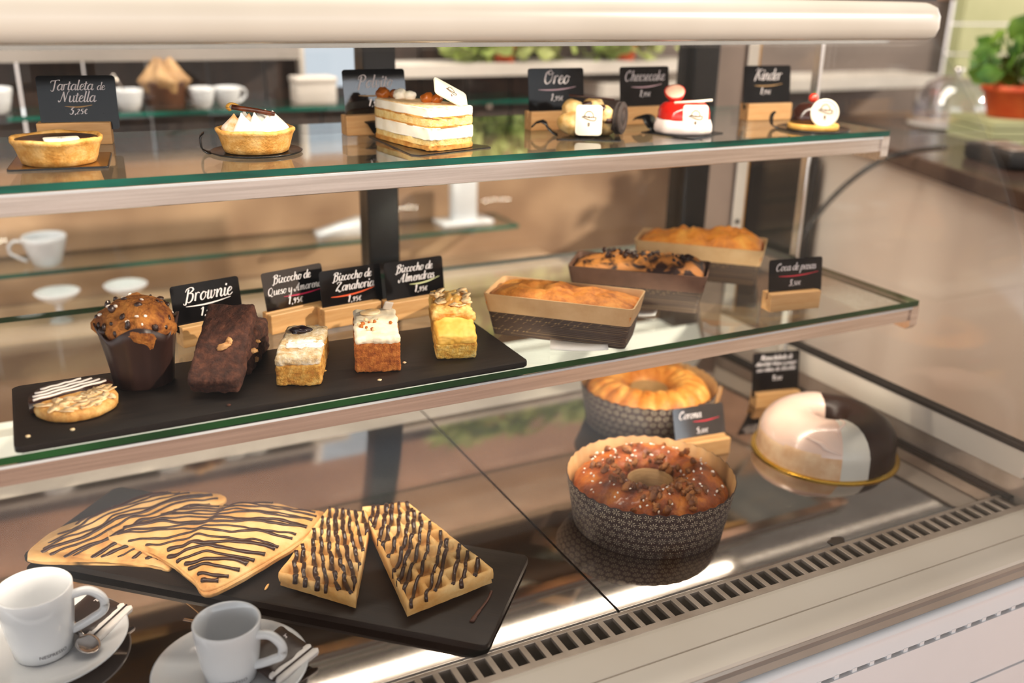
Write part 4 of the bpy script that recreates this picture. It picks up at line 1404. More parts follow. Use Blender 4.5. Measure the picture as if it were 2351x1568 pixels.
def slice_cake(name, label, loc, yaw, tilt, L_, W_, H_, body, top, seed, toph=.4):
    t = thing(name, label, 'cake slice', loc)
    t.rotation_euler = (rad(tilt), 0, rad(yaw))
    hb = H_ * (1 - toph)
    bm = subdiv_box(W_, L_, hb, (22, 22, 22), .002)
    rough(bm, .0010, 100, seed, amp2=.0010, scale2=420)
    for v in bm.verts:
        v.co.y += L_ / 2
    obj('sponge', bm, body, t)
    bm = subdiv_box(W_ * .99, L_ * .99, H_ * toph + .0015, (26, 26, 26), .004)
    rough(bm, .0016, 80, seed + 4, amp2=.0010, scale2=280)
    for v in bm.verts:
        v.co.y += L_ / 2
        v.co.z += hb - .0015
    obj('topping', bm, top, t)
    return t


t = slice_cake('cherry_cheese_slice', 'crumble topped cake slice with one dark cherry and icing sugar', (.212, .878, TZ), -22, 3, .086, .0445, .032, M_YELSP, M_CHSL, 1, .30)
obj('dark_cherry', blob(.0085, 7, (1.35, .8, .55), .35, 3, 1.6), M_CHERRY, t, loc=(-.004, .066, .0330), rot=(.1, 0, .2))
bm = subdiv_box(.036, .020, .0012, (14, 14, 14), .0005)
rough(bm, .0009, 160, 5)
for v in bm.verts:
    k = noise.noise(Vector((v.co.x, v.co.y, 0)) * 200)
    v.co.x *= 1 + .18 * k; v.co.y *= 1 + .35 * k
obj('icing_sugar_patch', bm, M_SUGARP, t, loc=(.004, .032, .0315))

t = slice_cake('carrot_cake_slice', 'orange carrot cake slice with cream frosting and an almond on top', (.2965, .880, TZ), -17, 3, .086, .0470, .039, M_CARROT, M_FROST, 3, .17)
obj('almond_flake', rough(prism([(.0115 * cos(q) * (1 - .12 * cos(q)), .0062 * sin(q)) for q in [2 * pi * i / 20 for i in range(20)]], 0, .0016, bev=.0005), .0003, 200), M_ALMF, t, loc=(-.004, .068, .0405), rot=(.12, 0, .3))
rnd = random.Random(9)
for k in range(16):
    obj('crumb_bit', blob(rnd.uniform(.0012, .0026), k, amp=.3, sub=2), M_ALMF if k % 2 else M_CARROT, t, loc=(rnd.uniform(-.018, .018), rnd.uniform(.018, .052), .0400))
obj('frosting_shard', subdiv_box(.010, .0022, .010, (4, 4, 4), .0006), mat('pale_shard', 'b8aa9c', 'd8ccc0', rough=.3), t, loc=(.013, .078, .0395), rot=(.2, .3, .3))

t = slice_cake('almond_cake_slice', 'golden almond cake slice with flaked almond topping, rightmost on the slate board', (.386, .882, TZ), -17, 13, .092, .0440, .029, M_ALMCK, mat('almond_slice_glaze', 'e0a238', 'f4cc6a', rough=.5, scale=30, bump=.2, c3='ecb850'), 6, .35)
rnd = random.Random(14)
bm = subdiv_box(.0455, .056, .010, (30, 30, 30), .004)
rough(bm, .0040, 70, 3, amp2=.0024, scale2=230)
obj('flaked_almonds', bm, M_ALMTOP, t, loc=(0, .065, .0250))
for k in range(22):
    o = flake.copy(); COL.objects.link(o); o.parent = t
    o.location = (rnd.uniform(-.019, .019), rnd.uniform(.050, .090), .0345 + rnd.uniform(0, .002)); o.rotation_euler = (rnd.uniform(-.3, .3), rnd.uniform(-.3, .3), rnd.uniform(0, 6)); o.scale = (.8,) * 3

# loose crumbs on the boards
for i, (x, y, z, m_, lab) in enumerate(((.003, .861, TZ, M_ALMF, 'pale crumb on the slate board in front of the almond florentine'), (-.033, .862, TZ, M_ALMF, 'pale crumb at the left edge of the middle slate board'),
                                       (.290, .858, TZ, M_ALMF, 'pale crumb on the slate board in front of the carrot slice'), (.246, .905, TZ, M_YELSP, 'orange crumb on the slate board between cherry and carrot slices'),
                                       (.330, .893, TZ, M_ALMF, 'pale crumb on the slate board right of the carrot slice'), (.139, .858, TZ, M_BROWN, 'dark crumb on the slate board in front of the leaning brownie'))):
    o = obj('cake_crumb', blob(.0017, i, (1.3, 1, .7), .3, 2), m_, loc=(x, y, z + .0009))
    tag(o, lab, 'crumb', 'crumbs on the slate boards')


# ------------------------------------------------------------------ loaf cakes in paper trays
def loaf(label, loc, yaw, rim, printed, cakem, seed, bulge, lumps, sc=1.0):
    t = thing('loaf_cake', label, 'loaf cake', loc, rad(yaw), 'loaf cakes in paper trays')
    H_ = .052 * sc
    lb, wb, lt, wt = .0790 * sc, .0290 * sc, .0880 * sc, .0395 * sc      # half sizes, bottom and rim

    def ring(f, inset=0.0):
        l_, w_ = lb + (lt - lb) * f - inset, wb + (wt - wb) * f - inset
        return rrect(-l_, l_, -w_, w_, .006, 4)

    def wall(f0, f1, out, name, m_):
        bm = bmesh.new()
        uvl = bm.loops.layers.uv.new('UVMap')
        rows = []
        for f, ins in ((f0, -out), (f1, -out), (f1, .0009), (f0, .0009)):
            rows.append([bm.verts.new((x, y, f * H_)) for x, y in ring(f, ins)])
        n = len(rows[0])
        for k in range(4):
            A_, C_ = rows[k], rows[(k + 1) % 4]
            for i in range(n):
                j = (i + 1) % n
                f = bm.faces.new((A_[i], A_[j], C_[j], C_[i]))
                if k == 0:
                    for lp, vv in zip(f.loops, (0, 0, 1, 1)):
                        c = lp.vert.co
                        lp[uvl].uv = ((c.x if abs(c.y) > abs(c.x) * .4 or abs(c.x) < lb * .9 else c.y) / (2 * lb) + .5, vv)
                else:
                    for lp in f.loops:
                        lp[uvl].uv = (.03, .02)
        if f0 == 0:
            bm.faces.new(rows[0][::-1])
        o = obj(name, bm, m_, t)
        flat(o, 30)
    wall(0, .60, .0003, 'paper_tray', printed)
    wall(.57, 1.0, .0009, 'folded_rim', rim)
    bm = bmesh.new()
    NX, NY = 60, 26
    g = []
    for i in range(NX + 1):
        row = []
        u = -1 + 2 * i / NX
        for j in range(NY + 1):
            v_ = -1 + 2 * j / NY
            e = (1 - abs(u) ** 4.5) * (1 - abs(v_) ** 3.0)
            x, y = u * (lt - .0022), v_ * (wt - .0022)
            z = H_ * .80 + bulge * max(0, e) ** .55 * (1 - .25 * u * (1 if seed % 2 else -1))
            p = Vector((x, y, 0))
            z += lumps * noise.noise(p * 48 + Vector((seed, 0, 0))) * e + lumps * .5 * noise.noise(p * 120 + Vector((0, seed, 0))) * e
            crack = max(0, 1 - abs(v_ - .15 * sin(u * 7 + seed)) / .16)
            z -= .004 * crack * e * (lumps / .005)
            row.append(bm.verts.new((x, y, z)))
        g.append(row)
    for i in range(NX):
        for j in range(NY):
            bm.faces.new((g[i][j], g[i + 1][j], g[i + 1][j + 1], g[i][j + 1]))
    edge = [g[i][0] for i in range(NX + 1)] + [g[NX][j] for j in range(1, NY + 1)] + [g[i][NY] for i in range(NX - 1, -1, -1)] + [g[0][j] for j in range(NY - 1, 0, -1)]
    low = [bm.verts.new((v.co.x * .88, v.co.y * .68, .002)) for v in edge]
    for i in range(len(edge)):
        j = (i + 1) % len(edge)
        bm.faces.new((edge[i], low[i], low[j], edge[j]))
    bm.faces.new(low)
    obj('cake_crumb_top', bm, cakem, t)
    return t


loaf('golden loaf cake in a kraft paper tray, nearest of the three loaves', (.542, .921, ZM), -44, M_KRAFT, M_LOAFP, M_LOAFG, 1, .015, .0045)
l2 = loaf('marbled loaf cake with dark crumble in a brown paper tray, middle loaf', (.694, .990, ZM), -41, M_KRAFTD, M_LOAFP2, M_LOAFM, 2, .022, .0065)
rnd = random.Random(4)
cr = None
for k in range(60):
    o = obj('chocolate_crumble', blob(.0030, 4, amp=.4, sub=2), M_CHOC, l2) if cr is None else cr.copy()
    if cr is not None:
        COL.objects.link(o)
    cr = cr or o
    u = rnd.uniform(-.5, .75) + rnd.gauss(0, .1)
    v_ = rnd.gauss(0, .3)
    e = max(0.02, (1 - min(1, abs(u)) ** 4.5) * (1 - min(1, abs(v_)) ** 3))
    o.location = (u * .083, v_ * .036, .052 * .80 + .022 * e ** .55 + .0015)
    s = rnd.uniform(.5, 1.3)
    o.scale = (s, s, s)
loaf('bright orange topped loaf cake in a kraft tray, farthest of the three loaves', (.848, 1.062, ZM), -44, M_KRAFT, M_LOAFP2, M_LOAFO, 4, .024, .0075, 1.02)
for (x, y, yaw, w_, h_, lab) in ((.535, .873, -30, .066, .028, 'white paper label on the glass in front of the nearest loaf'), (.893, 1.065, -42, .050, .046, 'white paper label on the glass in front of the farthest loaf'),
                                (.668, .945, -42, .040, .020, 'white paper label on the glass in front of the marbled loaf')):
    bm = bmesh.new()
    rows = []
    for i in range(9):
        u = -1 + i / 4
        zz = .0006 + .0016 * (u + .3) ** 2
        rows.append([bm.verts.new((u * w_ / 2, -h_ / 2, zz)), bm.verts.new((u * w_ / 2, h_ / 2, zz + .0008)), bm.verts.new((u * w_ / 2, h_ / 2, zz + .0003)), bm.verts.new((u * w_ / 2, -h_ / 2, zz - .0005))])
    for a, b in zip(rows, rows[1:]):
        for i in range(4):
            bm.faces.new((a[i], a[(i + 1) % 4], b[(i + 1) % 4], b[i]))
    bm.faces.new(rows[0]); bm.faces.new(rows[-1][::-1])
    o = obj('paper_label', bm, M_WPAPER, loc=(x, y, ZM + .0005), rot=(0, 0, rad(yaw)))
    tag(o, lab, 'label', 'paper labels by the loaves')
# ------------------------------------------------------------------ steel deck: slate board, crepes, waffles
ex = Vector((.429 - .041, .799 - 1.150, 0)).normalized()          # long axis of the lower board
ey = Vector((-ex.y, ex.x, 0))
t = thing('slate_board', 'dark slate board on the steel deck under the crepes and waffles', 'serving board', (.1845, .911, 0), atan2(ex.y, ex.x))
o = obj('board', prism(rrect(-.264, .264, -.081, .081, .007), .0055, .0125, bev=.0012), M_SLATE, t)
flat(o, 30)
for x in (-.22, .22):
    for y in (-.06, .06):
        obj('rubber_foot', lathe([(0, 0), (.006, 0), (.006, .0056), (0, .0056)], 20), M_BLACKM, t, loc=(x, y, 0))
DZ = .0125


def crepe(label, outline, h, seed, folds, zoff=0.0):
    """folded pancake: outline in world x, y; puffed with soft rims"""
    c = sum((Vector((x, y, 0)) for x, y in outline), Vector()) / len(outline)
    t = thing('folded_crepe', label, 'crepe', (c.x, c.y, DZ + zoff), group='folded crepes on the slate board')
    P = [Vector((x - c.x, y - c.y, 0)) for x, y in outline]
    ol = spline(P + [P[0]], 6)[:-1]
    n = len(ol)

    def height(p, tt):
        e = (1 - tt ** 7)
        z = h * (.55 + .45 * (1 - tt * tt)) * (.35 + .65 * e)
        z += .0030 * noise.noise(p * 26 + Vector((seed, 0, 0))) * e + .0012 * noise.noise(p * 70 + Vector((0, seed, 0)))
        for (fx, fy), (gx, gy), amp in folds:          # fold ridge: a step down on one side of a line
            d = (p.x - fx) * (gy - fy) - (p.y - fy) * (gx - fx)
            d /= max(1e-6, sqrt((gx - fx) ** 2 + (gy - fy) ** 2))
            z -= amp * (1 / (1 + math.exp(-d / .0022)))
        return max(.0012, z)
    bm = bmesh.new()
    R_ = [.0, .12, .25, .38, .5, .6, .7, .78, .85, .9, .94, .97, .99, 1.0]
    rows = []
    for tt in R_[1:]:
        rows.append([bm.verts.new((q.x * tt, q.y * tt, height(q * tt, tt))) for q in ol])
    top = bm.verts.new((0, 0, height(Vector(), 0)))
    for i in range(n):
        bm.faces.new((top, rows[0][i], rows[0][(i + 1) % n]))
    rows.append([bm.verts.new((q.x * 1.006, q.y * 1.006, height(q, 1.0) * .55)) for q in ol])
    rows.append([bm.verts.new((q.x * .992, q.y * .992, .0004)) for q in ol])
    for a, b in zip(rows, rows[1:]):
        for i in range(n):
            bm.faces.new((a[i], b[i], b[(i + 1) % n], a[(i + 1) % n]))
    bm.faces.new(rows[-1])
    obj('pancake', bm, M_CREPE, t)
    # thinner second layer peeking out below
    bm = bmesh.new()
    lo_ = [Vector((q.x * 1.03 + .001, q.y * 1.03 - .0015, 0)) * (1 + .012 * noise.noise(q * 60)) for q in ol]
    prism([(q.x, q.y) for q in lo_], .0003, .0042, bm, bev=.0012)
    obj('under_fold', rough(bm, .0005, 60, seed), M_CREPE, t)
    return t, ol, height, c


def inside(p, ol):
    c_ = False
    n = len(ol)
    for i in range(n):
        a, b = ol[i], ol[(i + 1) % n]
        if (a.y > p.y) != (b.y > p.y) and p.x < (b.x - a.x) * (p.y - a.y) / (b.y - a.y) + a.x:
            c_ = not c_
    return c_


def radial_t(p, ol):
    """fraction of the way from the middle to the rim"""
    lo_, hi_ = 0.2, 12.0
    if p.length < 1e-5:
        return 0
    for _ in range(26):
        m_ = (lo_ + hi_) / 2
        if inside(p * m_, ol):
            lo_ = m_
        else:
            hi_ = m_
    return min(1.0, 1 / lo_)


def crepe_drizzle(t, ol, height, ax, gap, seed, rmin=.0018, rmax=.0032):
    ax = Vector((ax[0], ax[1], 0)).normalized()
    ay = Vector((-ax.y, ax.x, 0))
    rnd = random.Random(seed)
    ds = [q.dot(ay) for q in ol]
    y = min(ds) + gap * .6
    bm = bmesh.new()
    while y < max(ds) - gap * .4:
        x = min(q.dot(ax) for q in ol)
        x1 = max(q.dot(ax) for q in ol)
        run = []
        ph = rnd.uniform(0, 6)
        slope = rnd.uniform(-.05, .05)
        while x < x1:
            p = ax * x + ay * (y + slope * x + .0021 * sin(x * 95 + ph) + .0016 * noise.noise(Vector((x * 60, y * 90, seed))))
            if inside(p * 1.05, ol):
                run.append(Vector((p.x, p.y, height(p, radial_t(p, ol)) + .0007)))
            elif len(run) > 3:
                break
            x += .0028
        if len(run) > 4:
            cut0 = rnd.randint(0, 2)
            run = run[cut0:]
            k = rnd.uniform(rmin * .85, rmax * 1.12)
            tube(run, [k * (.75 + .5 * abs(noise.noise(Vector((i * .21, y * 70, seed))))) * (1.35 if i in (0, 1, len(run) - 1) else 1) for i in range(len(run))], 7, bm, flatz=.62)
        y += gap * rnd.uniform(.72, 1.25)
    obj('chocolate_drizzle', bm, M_CHOCD, t)


OC1 = [(-.058, 1.013), (-.053, 1.033), (-.028, 1.063), (.014, 1.078), (.070, 1.103), (.104, 1.095), (.146, 1.070), (.153, 1.051), (.135, 1.038), (.110, 1.010), (.085, .965), (.073, .932), (.056, .949), (-.002, .981), (-.040, 1.000)]
OC2 = [(.024, 1.026), (.047, 1.032), (.087, 1.045), (.121, 1.040), (.161, 1.018), (.200, 1.008), (.226, .978), (.243, .968), (.246, .950), (.218, .918), (.161, .883), (.103, .858), (.091, .890), (.072, .938), (.046, .979), (.026, 1.003)]
t, ol, hf, c = crepe('folded crepe with chocolate stripes, the left one partly under the other', OC1, .0160, 1.0, [((-.03, .02), (.06, -.05), .0055)])
crepe_drizzle(t, ol, hf, (.92, .20), .0100, 3)
t, ol, hf, c = crepe('folded crepe with chocolate stripes lying on top of the left crepe', OC2, .0165, 4.0, [((.0, .01), (-.05, -.05), .0055), ((.05, .02), (.09, -.03), -.003)], .0072)
crepe_drizzle(t, ol, hf, (.86, -.42), .0094, 8)


def waffle(label, NL, NR, FR, FL, nu, nv, H_, zoff, seed, ddir):
    """trapezoid waffle piece; corners of its top face in world x, y; nu cells across, nv cells deep"""
    Q = [Vector((*p, 0)) for p in (NL, NR, FR, FL)]
    c = sum(Q, Vector()) / 4
    t = thing('waffle', label, 'waffle', (c.x, c.y, DZ + zoff), group='waffles on the slate board')
    Q = [q - c for q in Q]
    dep = .0105

    def at(u, v):
        a = Q[0].lerp(Q[1], u); b = Q[3].lerp(Q[2], u)
        return a.lerp(b, v)

    def wall(f, n, w=.17):
        d = abs(f * n - round(f * n))
        x = min(1, max(0, (d - w * .45) / (w * .9)))
        return x * x * (3 - 2 * x)

    def height(u, v):
        p = at(u, v)
        z = H_ - dep * wall(u, nu) * wall(v, nv)
        z += .0012 * noise.noise(p * 45 + Vector((seed, 0, 0))) + .0005 * noise.noise(p * 160)
        return z
    bm = bmesh.new()
    NU, NV = nu * 10, nv * 10
    g = [[bm.verts.new((*at(i / NU, j / NV).xy, height(i / NU, j / NV))) for j in range(NV + 1)] for i in range(NU + 1)]
    for i in range(NU):
        for j in range(NV):
            bm.faces.new((g[i][j], g[i + 1][j], g[i + 1][j + 1], g[i][j + 1]))
    edge = [g[i][0] for i in range(NU + 1)] + [g[NU][j] for j in range(1, NV + 1)] + [g[i][NV] for i in range(NU - 1, -1, -1)] + [g[0][j] for j in range(NV - 1, 0, -1)]
    prev = edge
    for z, k in ((H_ * .72, 1.012), (H_ * .42, 1.004), (H_ * .34, .985), (H_ * .14, .99), (.0006, .955)):
        row = []
        for i, v in enumerate(edge):
            w_ = 1 + .010 * noise.noise(v.co * 90 + Vector((z * 400, seed, 0)))
            row.append(bm.verts.new((v.co.x * k * w_, v.co.y * k * w_, z)))
        for i in range(len(edge)):
            j = (i + 1) % len(edge)
            bm.faces.new((prev[i], row[i], row[j], prev[j]))
        prev = row
    bm.faces.new(prev)
    obj('waffle_grid', bm, M_WAFF, t)
    # drizzle: long zigzag lines running down the depth of the piece
    bm = bmesh.new()
    rnd = random.Random(seed * 7)
    nl = int(7 + 7 * abs(ddir))
    for k in range(nl):
        u0 = min(0, -ddir) + (1 + abs(ddir)) * (k + .5) / nl + rnd.uniform(-.03, .03)
        pts = []
        for j in range(64):
            v = 1.0 - j / 63
            u = u0 + ddir * (1 - v) + .011 * sin(j * .55 + k * 2) + .02 * noise.noise(Vector((j * .12, k * 3, seed)))
            if 0.015 < u < .985:
                p = at(u, v)
                pts.append(Vector((p.x, p.y, max(height(u, v), H_ - dep * .5) + .0007)))
            elif len(pts) > 3:
                break
        if len(pts) > 5:
            q = at(0, 0) - at(0, 1)
            q.normalize()
            if pts[-1].z > H_ * .4 and rnd.random() < .8:
                e_ = pts[-1]
                pts += [e_ + q * .0022 + Vector((0, 0, -.002)), e_ + q * .0032 + Vector((0, 0, -.007))]
            r0 = rnd.uniform(.0021, .0030)
            sm = [pts[0]] + [(a + b * 2 + c_) / 4 + Vector((0, 0, .0005)) for a, b, c_ in zip(pts, pts[1:], pts[2:])] + [pts[-1]]
            tube(sm, [r0 * (.8 + .5 * abs(noise.noise(Vector((i * .2, k, seed))))) for i in range(len(sm))], 7, bm, flatz=.8)
    obj('chocolate_drizzle', bm, M_CHOCD, t)
    return t


waffle('square grid waffle piece with chocolate lines beside the crepe', (.172, .850), (.231, .779), (.297, .922), (.256, .955), 4, 6, .0190, .0005, 2, .75)
waffle('grid waffle piece with chocolate lines at the right end of the slate board', (.271, .741), (.372, .757), (.341, .922), (.290, .934), 4, 7, .0205, .0025, 5, -1.35)
bm = tube(spline([(.3675, .7505, DZ + .0012), (.360, .741, DZ + .0014), (.350, .732, DZ + .0013), (.338, .722, DZ + .0015), (.328, .713, DZ + .0014)], 6), [.0014] * 16 + [.0019] * 5 + [.0026] * 4, 8, flatz=.55)
o = obj('chocolate_drip', bm, mat('dried_chocolate', '4a281c', '5c3426', rough=.5, scale=60))
tag(o, 'thin dried chocolate drip on the slate board right of the waffle', 'chocolate drip')
o = obj('waffle_crumb', blob(.0026, 3, (2.2, .6, .5), .2, 2), M_WAFF, loc=(.1600, .8560, DZ + .0012), rot=(0, 0, 1.0))
tag(o, 'thin waffle shred on the slate board left of the first waffle', 'crumb', 'crumbs on the slate boards')


# ------------------------------------------------------------------ ring cakes
def ring_cake(name, label, loc, paper, inner, cakem, seed, kind):
    t = thing(name, label, 'ring cake', loc, seed * .7, 'ring cakes in printed paper moulds')
    Ro, Rb, H_ = .1005, .0905, .062
    o = obj('paper_mould', lathe([(Rb, .0004), (Ro, H_)], 128, lambda a, r, z: (r, z + (.0012 * sin(a * 40) if z > .05 else 0))), [paper, inner], t)
    sol = o.modifiers.new('thickness', 'SOLIDIFY')
    sol.thickness = .0010
    sol.offset = -1
    sol.material_offset = 1
    sol.use_rim = True
    rt = [(.0215, .0004), (.0245, .03), (.0275, .0535), (.0265, .0535), (.0235, .03), (.0205, .0004)]
    bm = lathe(rt, 64, close=True)
    o = obj('paper_tube', bm, mat('paper_tube_kraft', 'a07a4a', 'b8905c', rough=.6, scale=(60), stretch=(1, 1, 12), bump=.6), t)

    def wob(a, r, z):
        if kind == 'lobes':
            k = max(0, (z - .045) / .02)
            q = max(0, min(1, (r - .035) / .05))
            return r, z + .0095 * abs(sin(a * 10)) ** .6 * q * min(1, k) - .001
        return r * (1 + .004 * sin(5 * a)), z + .002 * sin(3 * a + 1) * (1 if z > .04 else 0)
    pr = [(.0275, .004), (.0285, .040), (.0300, .0505), (.0345, .0560), (.0440, .0610), (.0560, .0630), (.0690, .0605), (.0800, .0560), (.0880, .0500), (.0912, .0440), (.0915, .040), (.0865, .004)]
    pr = [(r_, z_ + (.0065 * max(0, 1 - abs(r_ - .058) / .040) if z_ > .042 else 0)) for r_, z_ in pr]
    pr2 = []
    for a_, b_ in zip(pr, pr[1:]):
        pr2 += [a_, ((a_[0] + b_[0]) / 2, (a_[1] + b_[1]) / 2)]
    pr2.append(pr[-1])
    bm = lathe(pr2, 192, wob, close=True)
    if kind != 'lobes':
        rough(bm, .0032, 38, seed, amp2=.0016, scale2=110)
    else:
        rough(bm, .0010, 60, seed)
    obj('cake_ring', bm, cakem, t)
    return t


t = ring_cake('nut_ring_cake', 'large ring cake with glazed nuts in a flowered brown paper mould', (.612, .822, 0), M_BUNP, M_BUNPI, M_BUND, 1, 'rough')
rnd = random.Random(31)


def ztop(r):
    q = [(.030, .0505), (.0345, .0560), (.0440, .0610), (.0560, .0630), (.0690, .0605), (.0800, .0560), (.0895, .0500), (.095, .044)]
    for (r0, z0), (r1, z1) in zip(q, q[1:]):
        if r0 <= r <= r1:
            return z0 + (z1 - z0) * (r - r0) / (r1 - r0) + .0065 * max(0, 1 - abs(r - .058) / .040)
    return .045


pr_ = nt_ = None
for k in range(96):
    a = rnd.uniform(0, 2 * pi); r = rnd.uniform(.035, .088)
    o = obj('sugar_pearl', blob(.0016, 2, (1, 1.25, .85), .25, 2), M_SUGAR, t) if pr_ is None else pr_.copy()
    if pr_ is not None:
        COL.objects.link(o)
    pr_ = pr_ or o
    o.location = (r * cos(a), r * sin(a), ztop(r) + .0016)
    o.rotation_euler = (rnd.uniform(0, 3), rnd.uniform(0, 3), 0)
    s = rnd.uniform(.6, 1.15); o.scale = (s, s, s)
for k in range(90):
    a = rnd.uniform(0, 2 * pi); r = .031 + .050 * rnd.random() ** 1.5
    if rnd.random() < .35:
        a = rnd.gauss(3.6, .5); r = rnd.uniform(.05, .085)
    o = obj('nut_piece', blob(.0038, 9, (1.3, .8, .7), .5, 3, 2.0), M_NUT, t) if nt_ is None else nt_.copy()
    if nt_ is not None:
        COL.objects.link(o)
    nt_ = nt_ or o
    o.location = (r * cos(a), r * sin(a), ztop(r) + .0012)
    o.rotation_euler = (rnd.uniform(0, 3), rnd.uniform(0, 3), rnd.uniform(0, 6))
    s = rnd.uniform(.7, 1.6); o.scale = (s, s, s)
ring_cake('lobed_ring_cake', 'golden ring cake with a scalloped top behind the nut covered one', (.772, 1.058, 0), M_BUNP, M_BUNPI, M_BUND2, 2, 'lobes')

# half white, half dark glazed ring cake on a gold board
t = thing('glazed_ring_cake', 'ring cake glazed half in pinkish white and half in dark chocolate', 'ring cake', (.942, .868, .0032), 0)
gp = [(.017, 0), (.0165, .030), (.0180, .0440), (.0230, .0545), (.0320, .0600), (.0480, .0615), (.0600, .0605), (.0720, .0560), (.0825, .0480), (.0890, .0380), (.0905, .0330), (.0920, .0300), (.0925, .0200), (.0935, .0040), (.0940, 0)]


def half(a0, a1, scale, n, seed, name, m_):
    bm = bmesh.new()
    rows = []
    for i in range(n + 1):
        a = a0 + (a1 - a0) * i / n
        row = []
        for r, z in gp:
            p = Vector((r * cos(a), r * sin(a), z))
            k = 1 + .006 * noise.noise(p * 28 + Vector((seed, 0, 0))) + .004 * noise.noise(p * 80)
            rr = .058 + (r - .058) * scale
            row.append(bm.verts.new((rr * cos(a) * k, rr * sin(a) * k, z * (scale if z > .002 else 1) * (1 + .02 * noise.noise(p * 20 + Vector((seed, 3, 0)))))))
        rows.append(row)
    m = len(gp)
    for A_, C_ in zip(rows, rows[1:]):
        for k in range(m):
            bm.faces.new((A_[k], A_[(k + 1) % m], C_[(k + 1) % m], C_[k]))
    bm.faces.new(rows[0]); bm.faces.new(rows[-1][::-1])
    o = obj(name, bm, m_, t)
    if isinstance(m_, list):
        for p in o.data.polygons:
            if p.center.z < .0315 and p.center.xy.length > .07:
                p.material_index = 1
    flat(o, 60)


half(rad(60), rad(238), 1.0, 84, 1, 'white_half', [M_GLAZEW, M_CAKESIDE])
half(rad(237.5), rad(262), .998, 12, 1, 'pale_wedge', M_PALEWEDGE)  # paler, greyer sector beside the white half
half(rad(-98), rad(61), .992, 80, 6, 'dark_half', M_GLAZED)
bm = bmesh.new()
for k, (a0, r0, a1, r1) in enumerate(((250, .032, 236, .075), (205, .082, 238, .090))):
    pts = []
    for i in range(12):
        q = i / 11
        a = rad(a0 + (a1 - a0) * q + 4 * sin(q * 6)); r = r0 + (r1 - r0) * q
        zt = [z for (rr, z) in gp if rr >= r][:1]
        zz = .0615
        for (ra, za), (rb_, zb) in zip(gp[3:], gp[4:]):
            if ra <= r <= rb_:
                zz = za + (zb - za) * (r - ra) / max(1e-6, rb_ - ra)
        pts.append((r * cos(a), r * sin(a), zz + .0004))
    tube(pts, [.0008 + .0014 * sin(pi * i / 11) * (1 + 1.4 * k) for i in range(12)], 7, bm, flatz=.7)
obj('icing_ridge', bm, mat('white_icing', 'ecd0c2', 'f2dace', rough=.3, coat=.2), t)
t = thing('gold_cake_board', 'round gold board under the half white half dark ring cake', 'cake board', (.942, .868, 0))
obj('board', lathe([(0, .0004), (.0985, .0004), (.1000, .0012), (.1000, .0026), (.0990, .0032), (0, .0032)], 96), M_GOLDB, t)


# ------------------------------------------------------------------ coffee cups on their saucers
def wrap_text(bm, txt, size, rfun, a0, z0):
    """block letters bent round a cup"""
    cu = bpy.data.curves.new('tmp_text', 'FONT')
    cu.body = txt
    cu.size = size
    cu.align_x = 'CENTER'
    cu.resolution_u = 3
    ob = bpy.data.objects.new('tmp_text', cu)
    COL.objects.link(ob)
    dg = bpy.context.evaluated_depsgraph_get()
    me = bpy.data.meshes.new_from_object(ob.evaluated_get(dg))
    b2 = bmesh.new()
    b2.from_mesh(me)
    for v in b2.verts:
        z = z0 + v.co.y
        r = rfun(z) + .0004
        a = a0 + v.co.x / r
        v.co = Vector((r * cos(a), r * sin(a), z))
    me2 = bpy.data.meshes.new('lettering')
    b2.to_mesh(me2)
    b2.free()
    bm.from_mesh(me2)
    bpy.data.objects.remove(ob)
    bpy.data.meshes.remove(me)
    bpy.data.meshes.remove(me2)
    bpy.data.curves.remove(cu)


def coffee(loc, rb, rt, h, label, rz, slabel, sr, text_a, srot=0):
    s = thing('saucer', slabel, 'saucer', (loc[0], loc[1], 0), group='white saucers on the deck')
    obj('dish', lathe([(0, .0010), (.030, .0010), (.032, 0), (.036, 0), (.037, .0014), (sr * .75, .0065), (sr - .002, .0130), (sr, .0145), (sr - .002, .0152), (sr * .75, .0092), (.038, .0045), (.034, .0042), (.031, .0034), (0, .0034)], 96), M_PORC, s)
    t = thing('coffee_cup', label, 'cup', (loc[0], loc[1], .0036), rz, 'white coffee cups on the deck')
    w_ = .0026
    pr = [(0, .0010), (rb * .80, .0010), (rb * .84, 0), (rb * .93, 0), (rb, .0022), (rb + (rt - rb) * .45, h * .33), (rb + (rt - rb) * .82, h * .68), (rt, h - .0012), (rt - w_ * .4, h), (rt - w_, h - .0012),
          (rb + (rt - rb) * .80 - w_, h * .66), (rb + (rt - rb) * .42 - w_, h * .32), (rb - w_ - .001, .006), (rb * .7, .0036), (0, .0034)]
    obj('cup_bowl', lathe(pr, 80), M_PORC, t)
    obj('handle', tube(handle_path(rt * .93, h * .34, h * .80, rt * .78, 7), .0042, 12, flatz=1.0), M_PORC, t)
    bm = bmesh.new()
    wrap_text(bm, 'NESPRESSO', .0050, lambda z: rb + (rt - rb) * .45 * min(1, z / (h * .33)), text_a - rz, .0085)
    obj('lettering', bm, M_INK, t, smooth=False)
    return t, s


# positions: left cup and right cup
coffee((-.0500, .8600, 0), .0260, .0335, .0700, 'larger white coffee cup with its handle to the right, left of the two', rad(-12), 'white saucer under the larger left coffee cup', .0760, rad(-72))
coffee((.1020, .7480, 0), .0235, .0300, .0600, 'smaller white coffee cup in front of the slate board, right of the two', rad(-38), 'white saucer under the smaller right coffee cup', .0700, rad(-96))


